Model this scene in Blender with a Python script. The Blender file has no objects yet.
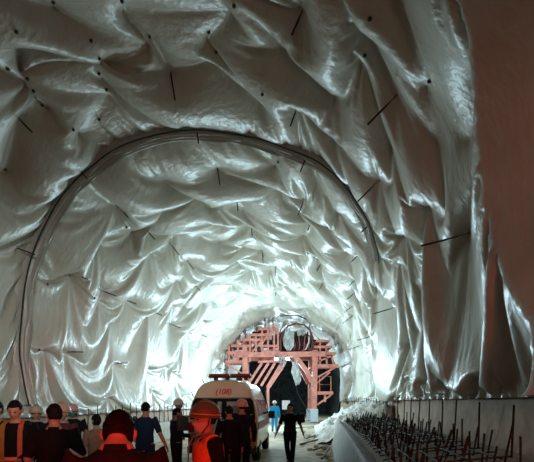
import bpy, bmesh, math, random
import numpy as np
from mathutils import Vector, Matrix, Euler
random.seed(7)
PI = math.pi
SC = bpy.context.scene
COL = SC.collection
DG = bpy.context.evaluated_depsgraph_get

# ------------------------------------------------------------------ camera
F_PX = 450.0                     # focal length in pixels of the 534 px wide frame
EYE = 1.65
cam_d = bpy.data.cameras.new('camera')
cam = bpy.data.objects.new('camera', cam_d); COL.objects.link(cam)
cam.location = (0, 0, EYE); cam.rotation_euler = (PI/2, 0, 0)
cam_d.sensor_width = 36.0; cam_d.lens = F_PX/534*36.0
cam_d.shift_y = 171/534
cam_d.clip_start = 0.05; cam_d.clip_end = 300
SC.camera = cam
SC.view_settings.view_transform = 'Standard'
SC.view_settings.look = 'None'
SC.view_settings.gamma = 1.0
SC.view_settings.exposure = 0.0
SC.view_settings.use_curve_mapping = False
w = bpy.data.worlds.new('world'); SC.world = w; w.use_nodes = True
w.node_tree.nodes['Background'].inputs[0].default_value = (0.5, 0.42, 0.38, 1)
w.node_tree.nodes['Background'].inputs[1].default_value = 0.0

# ------------------------------------------------------------------ materials
def mat(name, col, rough=0.6, metal=0.0, var=0.12, scale=8.0, spec=0.5, bump=0.0, emit=None, estr=0.0, trans=0.0, coat=0.0, col2=None, alpha=1.0, ior=1.45):
    m = bpy.data.materials.new(name); m.use_nodes = True
    nt = m.node_tree; b = nt.nodes['Principled BSDF']
    b.inputs['Roughness'].default_value = rough
    b.inputs['Metallic'].default_value = metal
    b.inputs['Specular IOR Level'].default_value = spec
    b.inputs['Transmission Weight'].default_value = trans
    b.inputs['Coat Weight'].default_value = coat
    b.inputs['IOR'].default_value = ior
    tc = nt.nodes.new('ShaderNodeTexCoord')
    n = nt.nodes.new('ShaderNodeTexNoise'); n.inputs['Scale'].default_value = scale; n.inputs['Detail'].default_value = 5
    nt.links.new(tc.outputs['Object'], n.inputs['Vector'])
    r = nt.nodes.new('ShaderNodeValToRGB')
    c = Vector(col); c2 = Vector(col2) if col2 else c*(1+var); c1 = c if col2 else c*(1-var)
    r.color_ramp.elements[0].position = 0.35; r.color_ramp.elements[1].position = 0.65
    r.color_ramp.elements[0].color = (*c1, 1); r.color_ramp.elements[1].color = (*[min(1, v) for v in c2], 1)
    nt.links.new(n.outputs['Fac'], r.inputs['Fac']); nt.links.new(r.outputs['Color'], b.inputs['Base Color'])
    if bump:
        bp = nt.nodes.new('ShaderNodeBump'); bp.inputs['Strength'].default_value = bump; bp.inputs['Distance'].default_value = 0.02
        nt.links.new(n.outputs['Fac'], bp.inputs['Height']); nt.links.new(bp.outputs['Normal'], b.inputs['Normal'])
    if emit:
        b.inputs['Emission Color'].default_value = (*emit, 1); b.inputs['Emission Strength'].default_value = estr
    return m

# ------------------------------------------------------------------ object helpers
def tag(o, label=None, cat=None, group=None, kind=None):
    if label: o['label'] = label
    if cat: o['category'] = cat
    if group: o['group'] = group
    if kind: o['kind'] = kind
    return o
def empty(name, loc=(0, 0, 0), rz=0.0, label=None, cat=None, group=None):
    o = bpy.data.objects.new(name, None); COL.objects.link(o)
    o.location = loc; o.rotation_euler = (0, 0, rz); o.empty_display_size = 0.2
    return tag(o, label, cat, group)
def link_mesh(name, me, mats, parent=None, loc=None, smooth=False):
    if not isinstance(mats, (list, tuple)): mats = [mats]
    me.materials.clear()
    for m in mats: me.materials.append(m)
    if smooth: me.polygons.foreach_set('use_smooth', [True]*len(me.polygons))
    o = bpy.data.objects.new(name, me); COL.objects.link(o)
    if parent is not None: o.parent = parent
    if loc is not None: o.location = loc
    return o
def obj(name, bm, mats, parent=None, loc=None, smooth=False):
    me = bpy.data.meshes.new(name); bm.normal_update(); bm.to_mesh(me); bm.free()
    return link_mesh(name, me, mats, parent, loc, smooth)
def copy_tree(o, parent=None):
    c = o.copy(); COL.objects.link(c)
    if parent is not None: c.parent = parent
    for ch in list(o.children): copy_tree(ch, c)
    return c
BM = bmesh.new
def add_box(bm, c, s, rot=None, bev=0.0, mi=0):
    r = bmesh.ops.create_cube(bm, size=1.0)
    vs = r['verts']
    M = Matrix.Translation(Vector(c)) @ (rot.to_4x4() if rot is not None else Matrix.Identity(4)) @ Matrix.Diagonal((*s, 1))
    bmesh.ops.transform(bm, matrix=M, verts=vs)
    fs = list({f for v in vs for f in v.link_faces})
    for f in fs: f.material_index = mi
    if bev:
        es = list({e for f in fs for e in f.edges})
        bmesh.ops.bevel(bm, geom=es, offset=bev, segments=2, affect='EDGES', profile=0.5)
    return vs
def frame_of(d):
    d = d.normalized(); up = Vector((0, 0, 1)) if abs(d.z) < 0.95 else Vector((0, 1, 0))
    x = d.cross(up).normalized(); y = x.cross(d).normalized()
    return x, y
def add_bar(bm, a, b, wx, wy=None):
    """rectangular bar from a to b"""
    a, b = Vector(a), Vector(b); wy = wy or wx; x, y = frame_of(b-a); vs = []
    for p in (a, b):
        for sx, sy in ((-1, -1), (1, -1), (1, 1), (-1, 1)):
            vs.append(bm.verts.new(p + x*sx*wx/2 + y*sy*wy/2))
    for k in range(4): bm.faces.new((vs[k], vs[(k+1) % 4], vs[4+(k+1) % 4], vs[4+k]))
    bm.faces.new(vs[3::-1]); bm.faces.new(vs[4:8])
def add_tube(bm, pts, r, n=8, closed=False):
    pts = [Vector(p) for p in pts]; rings = []; m = len(pts)
    rr = r if isinstance(r, (list, tuple)) else [r]*m
    x = None
    for i, p in enumerate(pts):
        if closed: d = pts[(i+1) % m]-pts[i-1]
        else: d = pts[min(i+1, m-1)]-pts[max(i-1, 0)]
        if d.length < 1e-9: d = Vector((0, 0, 1))
        d.normalize()
        if x is None: x, y = frame_of(d)
        else:
            x = (x - d*x.dot(d))
            x = x.normalized() if x.length > 1e-6 else frame_of(d)[0]
            y = d.cross(x)
        rings.append([bm.verts.new(p + (x*math.cos(2*PI*k/n) + y*math.sin(2*PI*k/n))*rr[i]) for k in range(n)])
    for i in range(m if closed else m-1):
        A, B = rings[i], rings[(i+1) % m]
        for k in range(n): bm.faces.new((A[k], A[(k+1) % n], B[(k+1) % n], B[k]))
    if not closed: bm.faces.new(rings[0][::-1]); bm.faces.new(rings[-1])
def add_lathe(bm, prof, n=20, M=None):
    """profile of (r, z), revolved about z"""
    rings = []
    for r, z in prof:
        if r < 1e-6: rings.append([bm.verts.new((0, 0, z))])
        else: rings.append([bm.verts.new((r*math.cos(2*PI*k/n), r*math.sin(2*PI*k/n), z)) for k in range(n)])
    for A, B in zip(rings[:-1], rings[1:]):
        for k in range(n):
            q = [A[k % len(A)], A[(k+1) % len(A)], B[(k+1) % len(B)], B[k % len(B)]]
            u = []
            for v in q:
                if v not in u: u.append(v)
            if len(u) > 2: bm.faces.new(u)
    if M is not None:
        bmesh.ops.transform(bm, matrix=M, verts=[v for R in rings for v in R])
def add_prism(bm, poly, d):
    """poly: list of 3-D points (planar), extruded by vector d"""
    d = Vector(d); a = [bm.verts.new(Vector(p)) for p in poly]; b = [bm.verts.new(Vector(p)+d) for p in poly]; n = len(a)
    bm.faces.new(a[::-1]); bm.faces.new(b)
    for k in range(n): bm.faces.new((a[k], a[(k+1) % n], b[(k+1) % n], b[k]))

# ------------------------------------------------------------------ tunnel geometry
R0, ZC = 5.6, 3.5
def xc(y): return -2.66 + 0.151*y - y*y/978.0
def half(z):
    z = np.asarray(z, float)
    low = R0 - 0.40*(np.clip(ZC-z, 0, 9)/ZC)**1.6
    return np.where(z > ZC, np.sqrt(np.clip(R0*R0-(z-ZC)**2, 0, None)), low)
def ray(px, py, inset=0.0):
    """where the line of sight of a picture point meets the lining: used to read real positions (depth y)"""
    u, v = (px-267)/F_PX, (402-py)/F_PX
    lo, hi = 1.0, 60.0
    def out(y):
        x, z = u*y-xc(y), EYE+v*y
        if z > ZC: return math.hypot(x, z-ZC) > R0-inset
        return abs(x) > float(half(z))-inset
    y = 2.0
    while y < 60 and not out(y): y += 0.05
    return Vector((u*y, y, EYE+v*y))
def inward(p):
    q = Vector((p.x-xc(p.y), 0, p.z-ZC))
    if p.z < ZC: q = Vector((math.copysign(1, q.x), 0, 0))
    return -q.normalized()
# ------------------------------------------------------------------ plastic waterproofing sheet: draped by a small cloth solver
rng = np.random.default_rng(11)
HEM_L, HEM_R = 1.25, 1.72
# perimeter table: left hem -> crown -> right hem
def perimeter(n=800):
    zl = np.linspace(HEM_L, ZC, 60)[:-1]; zr = np.linspace(ZC, HEM_R, 60)[1:]
    a = np.linspace(PI, 0, n)
    X = np.concatenate([-half(zl), R0*np.cos(a), half(zr)])
    Z = np.concatenate([zl, ZC+R0*np.sin(a), zr])
    L = np.concatenate([[0], np.cumsum(np.hypot(np.diff(X), np.diff(Z)))])
    return X, Z, L
PX_, PZ_, PL_ = perimeter()
LEN_T = PL_[-1]
def smooth_noise(shape, cells, seed):
    r = np.random.default_rng(seed); g = r.standard_normal((cells[0]+3, cells[1]+3))
    def up(a, n, axis):
        m = a.shape[axis]-3; t = np.linspace(0, m-1e-6, n); i = t.astype(int); f = t-i
        f = f*f*(3-2*f)
        A = np.take(a, i, axis); B = np.take(a, i+1, axis)
        sh = [1, 1]; sh[axis] = n; f = f.reshape(sh)
        return A*(1-f)+B*f
    return up(up(g, shape[0], 0), shape[1], 1)
def wall_grid(S, T):
    X = np.interp(T, PL_, PX_); Z = np.interp(T, PL_, PZ_)
    W = np.zeros((len(S), len(T), 3))
    W[:, :, 0] = (xc(S))[:, None]+X[None]; W[:, :, 1] = S[:, None]; W[:, :, 2] = Z[None]
    nx = np.where(Z > ZC, -X, -np.sign(X)*R0); nz = np.where(Z > ZC, ZC-Z, 0)
    l = np.hypot(nx, nz); N = np.zeros_like(W); N[:, :, 0] = nx/l; N[:, :, 2] = nz/l
    return W, N
def solve(P, d0, fixed, bump, iters, bend, grav, limit):
    """position based cloth: d0 = rest lengths of the edge families"""
    V = np.zeros_like(P); w = np.where(fixed, 0.0, 1.0).astype(P.dtype)
    P0 = P.copy()
    def edge(ai, bi, L, k):
        A = P[ai]; B = P[bi]; D = B-A
        l = np.sqrt((D*D).sum(-1))+1e-9
        wa = w[ai]; wb = w[bi]; ws = wa+wb+1e-9
        C = (k*(l-L)/(l*ws))[..., None]*D
        P[ai] += C*wa[..., None]; P[bi] -= C*wb[..., None]
    sl = slice
    ns, nt = P.shape[:2]
    fams = []
    def cut(n, st, par): # pairs (i, i+st), disjoint batches
        idx = np.arange(n-st); sel = idx[(idx//st) % 2 == par]
        return sel
    for (di, dj, key, k) in ((1, 0, 's', 1.0), (0, 1, 't', 1.0), (1, 1, 'd1', 0.45), (1, -1, 'd2', 0.45), (2, 0, 's2', bend), (0, 2, 't2', bend), (4, 0, 's4', bend*0.6), (0, 4, 't4', bend*0.6)):
        st = max(di, abs(dj))
        for par in (0, 1):
            if di:
                I = cut(ns, di, par)
                if dj == 0: fams.append((np.ix_(I, np.arange(nt)), np.ix_(I+di, np.arange(nt)), d0[key][I], k))
                elif dj > 0: fams.append((np.ix_(I, np.arange(nt-1)), np.ix_(I+1, np.arange(1, nt)), d0[key][I], k))
                else: fams.append((np.ix_(I, np.arange(1, nt)), np.ix_(I+1, np.arange(nt-1)), d0[key][I], k))
            else:
                J = cut(nt, dj, par); fams.append((np.ix_(np.arange(ns), J), np.ix_(np.arange(ns), J+dj), d0[key][:, J], k))
    fx = fixed
    for it in range(iters):
        prev = P.copy()
        V *= 0.92
        P += V*(w[..., None]); P[..., 2] -= grav*w
        for f in fams: edge(*f)
        # stay inside the rock lining and not too far from it
        x = P[..., 0]-xc(P[..., 1]); z = P[..., 2]-ZC
        up = z > 0
        r = np.hypot(x, z)+1e-9
        lim = R0-bump
        k = np.where(up & (r > lim), lim/r, np.where(up & (r < lim-limit), (lim-limit)/r, 1.0))
        hw = half(P[..., 2])-bump
        x2 = np.where(up, x*k, np.sign(x)*np.clip(np.abs(x), hw-limit, hw))
        P[..., 0] = xc(P[..., 1])+x2
        P[..., 2] = np.where(up, ZC+z*k, P[..., 2])
        P[fx] = P0[fx]
        V = P-prev
    return P
def rest(W, ss, st):
    def L(A, B): return np.sqrt(((B-A)**2).sum(-1))
    ds = L(W[:-1], W[1:])*(1+ss[:-1]); dt = L(W[:, :-1], W[:, 1:])*(1+st[:, :-1])
    d = {'s': ds, 't': dt}
    a = ds[:, :-1]; b = dt[:-1]
    d['d1'] = np.hypot(a, b); d['d2'] = d['d1']
    d['s2'] = ds[:-1]+ds[1:]; d['t2'] = dt[:, :-1]+dt[:, 1:]
    d['s4'] = ds[:-3]+ds[1:-2]+ds[2:-1]+ds[3:]; d['t4'] = dt[:, :-3]+dt[:, 1:-2]+dt[:, 2:-1]+dt[:, 3:]
    return d
def to_st(p):
    x, z = p[0]-xc(p[1]), p[2]
    i = np.argmin((PX_-x)**2+(PZ_-z)**2)
    return p[1], PL_[i]
# ------------------------------------------------------------------ anchor rods sticking out of the lining (root, tip as seen) -> real positions
RODS = {
 'crown': [((170,69),(172,101)), ((195,120),(196,144)), ((217,166),(218,185)), ((236,192),(236.5,211)), ((251,219),(252.5,236)), ((262,249),(263,263)), ((275.5,262),(276,275)), ((275,287),(275.5,296))],
 'shoulder_r': [((306,2),(280,31)), ((300,100),(276,121)), ((309,150),(291,168)), ((305,196),(290,212)), ((312,220),(301,228.5)), ((319,247),(306,255)), ((321,263),(313,269)), ((324,281),(313,286))],
 'haunch_r': [((399,93),(354,111)), ((383,177),(348,191.5)), ((375.5,219),(355.5,226)), ((366,248),(343,253)), ((360,276),(343,281)), ((358,290),(341,293)), ((355,304),(339,306)), ((354,315),(337,316))],
 'wall_r': [((473,232),(419,238)), ((402,305),(372,309)), ((379,334),(356,336)), ((366,344),(347,346))],
 'haunch_l': [((14,113),(36,128)), ((72,162),(93,173.5)), ((115,203),(135,212)), ((143,226),(159,236)), ((168,241),(182,253)), ((185,258),(195,268)), ((193,283),(202,290))],
 'wall_l': [((14,246.5),(37,248.5)), ((67,271),(90,274)), ((98,289),(119,289)), ((124,299),(137,303)), ((147,309),(163,313)), ((168,323),(181,326)), ((181,329),(193,330)), ((198,333),(208,335))],
 'low_l': [((62,352),(83,350)), ((111,363),(129,363.5)), ((143,368),(157,369)), ((170,372),(181,372.5)), ((216,368),(225,368))],
}
def tip_of(root, tip_px):
    n = inward(root)                                  # a rod stands square off the lining: take its length from the picture
    best = None
    for k in range(20, 140, 2):
        p = root+n*(k/100.0)
        e = (267+F_PX*p.x/p.y-tip_px[0])**2+(402-F_PX*(p.z-EYE)/p.y-tip_px[1])**2
        if best is None or e < best[0]: best = (e, k/100.0)
    return root+n*min(max(best[1], 0.35), 1.15)
ROD_PTS = {k: [(ray(*a), tip_of(ray(*a), b)) for a, b in v] for k, v in RODS.items()}
BUTTONS = [(92,43),(100,60),(101,75),(109,90),(45,105),(34,93),(28,78),(8,71),(17,33),(52,3),(207.5,34),(150,39),(369,20),(364,53),(430,83),(215,53),(262,97),(235,5),(120,2),(5,172),(74,130),(100,122),(96,300),(40,352),(276,163),(128,228),(50,283)]
BUTTON_PTS = [ray(*b) for b in BUTTONS]
PINS_ST = [to_st(a) for v in ROD_PTS.values() for a, b in v]+[to_st(p) for p in BUTTON_PTS]
SEAM_PATH = [(24,404),(19,375),(15,348),(17,310),(22,280),(29,254),(38,228),(47,208),(57,194),(68,181),(81,167),(93,157),(108,147),(125,139),(145,133),(170,127),(195,122.5),(218,125),(240,129),(262,134),(284,141),(304,149),(322,158),(338,168),(350,180),(360,195),(370,212),(378,232),(383,252)]
def seam_line(n=150):
    pts = [ray(x, y) for x, y in SEAM_PATH]
    P = np.array([list(p) for p in pts])
    L = np.concatenate([[0], np.cumsum(np.linalg.norm(np.diff(P, axis=0), axis=1))]); q = np.linspace(0, L[-1], n)
    C = np.stack([np.interp(q, L, P[:, k]) for k in range(3)], -1)
    for _ in range(5): C[1:-1] = (C[:-2]+2*C[1:-1]+C[2:])/4
    return C
SEAM = seam_line()
N_FREE = len(PINS_ST)
SEAM_ST = [to_st(c) for c in SEAM[::3]]
_r = random.Random(5)
for yy in np.arange(4.6, 47, 1.35):
    for tt in np.arange(0.8, LEN_T, 1.45):
        y_, t_ = yy+_r.uniform(-.45, .45), tt+_r.uniform(-.5, .5)
        z_ = float(np.interp(t_, PL_, PZ_)); x_ = float(np.interp(t_, PL_, PX_))
        if z_ < 5.2 and _r.random() < (0.85 if x_ > 0 else 0.75): continue
        if all((y_-a)**2+(t_-b)**2 > 0.9**2 for a, b in PINS_ST+SEAM_ST): PINS_ST.append((y_, t_))
S_axis = np.concatenate([np.arange(2.0, 23.0, 0.062), np.arange(23.0, 47.0, 0.13)])
while (len(S_axis)-1) % 4: S_axis = S_axis[:-1]
NT = 4*86+1
T_axis = np.linspace(0, LEN_T, NT)
# a broad loose fold stands off the right wall close to the viewer: its crest line
_cr = sorted([ray(px, py, 0.8) for px, py in ((452, 0), (462, 60), (470, 120), (480, 180), (490, 230), (511, 280), (533, 330))], key=lambda p: p.z)
_k = np.polyfit([p.z for p in _cr], [p.y for p in _cr], 2); _zz = np.linspace(_cr[0].z, _cr[-1].z, 12)
CREST_Z = np.array([0.0]+list(_zz)+[9.5]); CREST_Y = np.array([np.polyval(_k, _zz[0])-0.1]+list(np.polyval(_k, _zz))+[np.polyval(_k, _zz[-1])-0.6])
pins_st = PINS_ST                      # anchors read from the rods, plus buttons between them
def build_sheet():
    P = None
    for lev, (stp, iters, bend, grav) in enumerate(((4, 300, 0.02, 0.0009), (2, 260, 0.006, 0.0004), (1, 150, 0.003, 0.0001))):
        S = S_axis[::stp]; T = T_axis[::stp]
        W, N = wall_grid(S, T)
        sh = W.shape[:2]
        Z = W[..., 2]; X = W[..., 0]-xc(W[..., 1])
        low = np.clip((5.2-Z)/2.5, 0, 1)                      # 0 on the crown, 1 low on the walls
        near = np.clip((11-W[..., 1])/4, 0, 1)
        drape = low*(X > 0)*np.clip((15-W[..., 1])/4, 0, 1)          # long hanging pleats on the near right wall
        yb = np.interp(Z, CREST_Z, CREST_Y); dy = W[..., 1]-yb
        up_fade = np.clip((8.7-Z)/1.2, 0, 1)*(X > 0)
        flat = (dy < 0.02)*(up_fade > 0)*1.0                       # taut face of that fold
        stand = up_fade*np.where(dy < 0, 0.8*np.clip(1+dy/2.2, 0, 1)**1.2, 0.8*np.exp(-(dy/0.35)**2))
        far = np.clip((W[..., 1]-16)/7.5, 0, 1)
        amp = (1-0.72*far)*(1-0.9*flat)
        ss = (0.062+(0.005*(X > 0)-0.030*(X < 0))*low+0.05*drape)*amp; st = (0.055*(1-low)+0.001*low)*amp
        bump = np.abs(smooth_noise(sh, (26, 14), 5))*0.10*(1-flat)
        fixed = flat > 0
        fixed[0, :] = True; fixed[-1, :] = True
        pi, pj = [], []
        pr = random.Random(21); pos = []
        for (ps, pt) in pins_st:                              # the cloth is gathered at random where it is nailed up
            zz = float(np.interp(pt, PL_, PZ_)); g = 0.24 if zz > 4.8 else 0.10
            i = int(np.argmin(abs(S-ps-pr.uniform(-g, g)))); j = int(np.argmin(abs(T-pt-pr.uniform(-g, g)*(1 if zz > 4.8 else .4))))
            if 0 < i < sh[0]-1 and 0 < j < sh[1]-1 and not fixed[i, j]:
                fixed[i, j] = True; pi.append(i); pj.append(j); pos.append((ps, pt))
        for (ps, pt) in SEAM_ST:
            i = int(np.argmin(abs(S-ps))); j = int(np.argmin(abs(T-pt)))
            if 0 < i < sh[0]-1 and 0 < j < sh[1]-1 and not fixed[i, j]:
                fixed[i, j] = True; pi.append(i); pj.append(j); pos.append((ps, pt))
        # hem: held every so often low on the walls
        fixed[:, 0] = True; fixed[:, -1] = True
        base = W+N*(bump+0.02+stand)[..., None]
        if P is None:
            ini = 0.12+0.10*smooth_noise(sh, (40, 22), 3)+0.08*smooth_noise(sh, (90, 10), 4)*low+0.16*drape*smooth_noise(sh, (86, 4), 6)
            P = base+N*(np.clip(ini, 0.0, 0.4)*(1-flat))[..., None]
        else:
            Q = np.zeros(sh+(3,)); n0, n1 = P.shape[:2]
            Q[::2, ::2] = P; Q[1::2, ::2] = (P[:-1]+P[1:])/2; Q[:, 1::2] = (Q[:, :-1:2]+Q[:, 2::2])/2
            P = Q+N*(0.016*rng.standard_normal(sh))[..., None]
        for j, ph in ((0, 0.3), (-1, 1.1)):                       # the hem is bunched in pleats
            wv = np.sin(S*2*PI/0.62+ph+1.7*np.sin(S*1.3+ph))+0.6*np.sin(S*2*PI/0.29+2*np.sin(S*0.9))
            base[:, j] += N[:, j]*(0.02+0.075*np.clip(wv, -0.2, 1.2)*(1-0.8*flat[:, j]))[:, None]
        P[fixed] = base[fixed]
        q = np.array(pos); x_ = np.interp(q[:, 1], PL_, PX_); z_ = np.interp(q[:, 1], PL_, PZ_)
        P[pi, pj] = np.stack([xc(q[:, 0])+x_*0.992, q[:, 0], ZC+(z_-ZC)*0.992], -1)
        P = solve(P, rest(W, ss, st), fixed, bump, iters, bend, grav, 0.95)
    return P
import time; _t=time.time()
SHEET = build_sheet()
print('cloth', time.time()-_t)
def grid_mesh(P, name):
    ns, nt = P.shape[:2]
    me = bpy.data.meshes.new(name)
    idx = np.arange(ns*nt).reshape(ns, nt)
    F = np.stack([idx[:-1, :-1], idx[:-1, 1:], idx[1:, 1:], idx[1:, :-1]], -1).reshape(-1, 4)
    me.vertices.add(ns*nt); me.vertices.foreach_set('co', P.reshape(-1).astype(np.float32))
    me.loops.add(F.size); me.loops.foreach_set('vertex_index', F.reshape(-1).astype(np.int32))
    me.polygons.add(len(F)); me.polygons.foreach_set('loop_start', np.arange(0, F.size, 4).astype(np.int32))
    me.polygons.foreach_set('loop_total', np.full(len(F), 4, np.int32))
    me.update(); me.validate()
    return me
def plastic(name, c1=(0.49, 0.45, 0.385), c2=(0.59, 0.57, 0.515)):
    m = bpy.data.materials.new(name); m.use_nodes = True; nt = m.node_tree; b = nt.nodes['Principled BSDF']
    tc = nt.nodes.new('ShaderNodeTexCoord')
    n1 = nt.nodes.new('ShaderNodeTexNoise'); n1.inputs['Scale'].default_value = 1.3; n1.inputs['Detail'].default_value = 6
    nt.links.new(tc.outputs['Object'], n1.inputs['Vector'])
    r = nt.nodes.new('ShaderNodeValToRGB')
    r.color_ramp.elements[0].position = 0.3; r.color_ramp.elements[0].color = (*c1, 1)
    r.color_ramp.elements[1].position = 0.7; r.color_ramp.elements[1].color = (*c2, 1)
    nt.links.new(n1.outputs['Fac'], r.inputs['Fac']); nt.links.new(r.outputs['Color'], b.inputs['Base Color'])
    b.inputs['Roughness'].default_value = 0.36; b.inputs['Specular IOR Level'].default_value = 0.45
    mp = nt.nodes.new('ShaderNodeMapping'); mp.inputs['Scale'].default_value = (7, 7, 3)
    nt.links.new(tc.outputs['Object'], mp.inputs['Vector'])
    n2 = nt.nodes.new('ShaderNodeTexNoise'); n2.inputs['Scale'].default_value = 1.0; n2.inputs['Detail'].default_value = 4
    nt.links.new(mp.outputs['Vector'], n2.inputs['Vector'])
    n3 = nt.nodes.new('ShaderNodeTexNoise'); n3.noise_type = 'RIDGED_MULTIFRACTAL'; n3.inputs['Scale'].default_value = 1.5; n3.inputs['Detail'].default_value = 3; n3.inputs['Distortion'].default_value = 0.8
    nt.links.new(tc.outputs['Object'], n3.inputs['Vector'])
    ad = nt.nodes.new('ShaderNodeMath'); ad.operation = 'MULTIPLY_ADD'; ad.inputs[1].default_value = 0.8
    nt.links.new(n3.outputs['Fac'], ad.inputs[0]); nt.links.new(n2.outputs['Fac'], ad.inputs[2])
    bp = nt.nodes.new('ShaderNodeBump'); bp.inputs['Strength'].default_value = 0.4; bp.inputs['Distance'].default_value = 0.06
    nt.links.new(ad.outputs[0], bp.inputs['Height']); nt.links.new(bp.outputs['Normal'], b.inputs['Normal'])
    return m
M_PLASTIC = plastic('white_plastic')
sheet = link_mesh('waterproofing_sheet', grid_mesh(SHEET, 'waterproofing_sheet'), M_PLASTIC, smooth=True)
tag(sheet, 'creased white plastic waterproofing sheet lining the whole tunnel vault', 'plastic sheet')

# ---- the rock and concrete shell
M_CONC = mat('lower_wall_concrete', (0.42, 0.305, 0.235), 0.85, var=0.18, scale=3, bump=0.3)
M_ROCK = mat('sprayed_concrete', (0.30, 0.28, 0.25), 0.95, var=0.25, scale=3, bump=0.8)
M_UNLITROCK = mat('rock_darkened_as_unlit', (0.035, 0.036, 0.036), 0.95, var=0.4, scale=2.5, bump=0.9)  # rock colour darkened so the tunnel beyond reads as unlit
M_KERB = mat('kerb_concrete', (0.36, 0.34, 0.30), 0.8, var=0.15, scale=4, bump=0.25)
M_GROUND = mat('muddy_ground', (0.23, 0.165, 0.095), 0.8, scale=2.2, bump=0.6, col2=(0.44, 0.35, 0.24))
def profile_mesh(prof, ys, name, m, wob=0.0, seed=0, smooth=True):
    P = np.zeros((len(ys), len(prof), 3)); pr = np.array(prof, float); ys = np.asarray(ys, float)
    nz = smooth_noise(P.shape[:2], (max(2, len(ys)//3), max(2, len(prof)//3)), seed)*wob
    P[:, :, 0] = xc(ys)[:, None]+pr[None, :, 0]; P[:, :, 1] = ys[:, None]; P[:, :, 2] = pr[None, :, 1]
    ln = np.hypot(pr[:, 0], pr[:, 1]-ZC)+1e-6
    P[:, :, 0] += nz*(pr[:, 0]/ln)[None]; P[:, :, 2] += nz*((pr[:, 1]-ZC)/ln)[None]
    return tag(link_mesh(name, grid_mesh(P, name), m, smooth=smooth), kind='structure')
YS = np.arange(-9, 47.3, 0.5)
OUT = 0.10
zz = np.linspace(0, ZC, 12)
wl = profile_mesh([(-float(half(z))-OUT, z) for z in zz], YS, 'wall_left', M_CONC, 0.02, 1)
wr = profile_mesh([(float(half(z))+OUT, z) for z in zz][::-1], YS, 'wall_right', M_CONC, 0.02, 2)
aa = np.linspace(PI, 0, 40)
profile_mesh([((R0+OUT)*math.cos(a), ZC+(R0+OUT)*math.sin(a)) for a in aa], YS, 'ceiling', M_ROCK, 0.02, 3)
full = [(-float(half(z))-OUT, z) for z in zz]+[((R0+OUT)*math.cos(a), ZC+(R0+OUT)*math.sin(a)) for a in aa[1:-1]]+[(float(half(z))+OUT, z) for z in zz][::-1]
profile_mesh(full, np.arange(47.2, 64, 0.6), 'wall_beyond', M_UNLITROCK, 0.18, 4, smooth=False)
def end_cap(y, name, m):
    bm = BM(); P = [(xc(y)+x, y, z) for x, z in full]; bm.faces.new([bm.verts.new(p) for p in P]); tag(obj(name, bm, m), kind='structure')
end_cap(63.0, 'wall_far', M_UNLITROCK); end_cap(-9.0, 'wall_behind', M_ROCK)
# ground: uneven trodden mud
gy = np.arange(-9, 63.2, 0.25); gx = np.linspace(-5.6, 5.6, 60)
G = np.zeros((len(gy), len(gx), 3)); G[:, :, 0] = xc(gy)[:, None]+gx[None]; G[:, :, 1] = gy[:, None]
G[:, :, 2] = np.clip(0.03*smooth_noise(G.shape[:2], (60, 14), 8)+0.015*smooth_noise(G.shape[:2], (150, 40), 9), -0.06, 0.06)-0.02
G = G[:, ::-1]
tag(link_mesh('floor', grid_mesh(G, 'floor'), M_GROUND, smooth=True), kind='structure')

# ---- kerbs (concrete kickers) with the starter bars
def lat(L, y): return L+0.151*y-y*y/978.0           # runs parallel to the tunnel, L measured beside the viewer
KH = 0.90
ky = np.arange(1.5, 17.3, 0.3)
def strip(prof, ys, name, m, kind='structure'):
    """closed extrusion along the tunnel of a profile of (L, z)"""
    bm = BM(); rings = [[bm.verts.new((lat(L, y), y, z)) for L, z in prof] for y in ys]
    n = len(prof)
    for A, B in zip(rings[:-1], rings[1:]):
        for k in range(n): bm.faces.new((A[k], A[(k+1) % n], B[(k+1) % n], B[k]))
    bm.faces.new(rings[0][::-1]); bm.faces.new(rings[-1]); bmesh.ops.recalc_face_normals(bm, faces=bm.faces)
    return tag(obj(name, bm, m), kind=kind)
strip([(0.15, -0.05), (0.39, KH-0.03), (0.43, KH), (2.72, KH), (2.72, -0.05)], ky, 'baseboard_right', M_KERB)
M_TIMBER = mat('formwork_timber', (0.10, 0.075, 0.055), 0.8, var=0.3, scale=12)
strip([(0.46, KH+0.001), (0.46, KH+0.035), (0.53, KH+0.035), (0.53, KH+0.001)], ky, 'trim_1', M_TIMBER)
strip([(1.95, -0.05), (1.95, KH), (2.72, KH), (2.72, -0.05)], np.arange(17.1, 33, 0.3), 'trim_2', M_KERB)
LK = -7.86
strip([(LK+0.1, -0.05), (LK+0.1, 0.75), (LK+0.75, 0.75), (LK+0.8, 0.7), (LK+0.8, -0.05)], np.arange(8, 27, 0.3), 'baseboard_left', M_KERB)
# ------------------------------------------------------------------ overlap seam of the sheet, rods, buttons, starter bars
def sheet_point(s, t, lift=0.0):
    i = int(np.clip(np.searchsorted(S_axis, s), 1, len(S_axis)-1)); j = int(np.clip(np.searchsorted(T_axis, t), 1, len(T_axis)-1))
    return SHEET[i, j]
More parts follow.
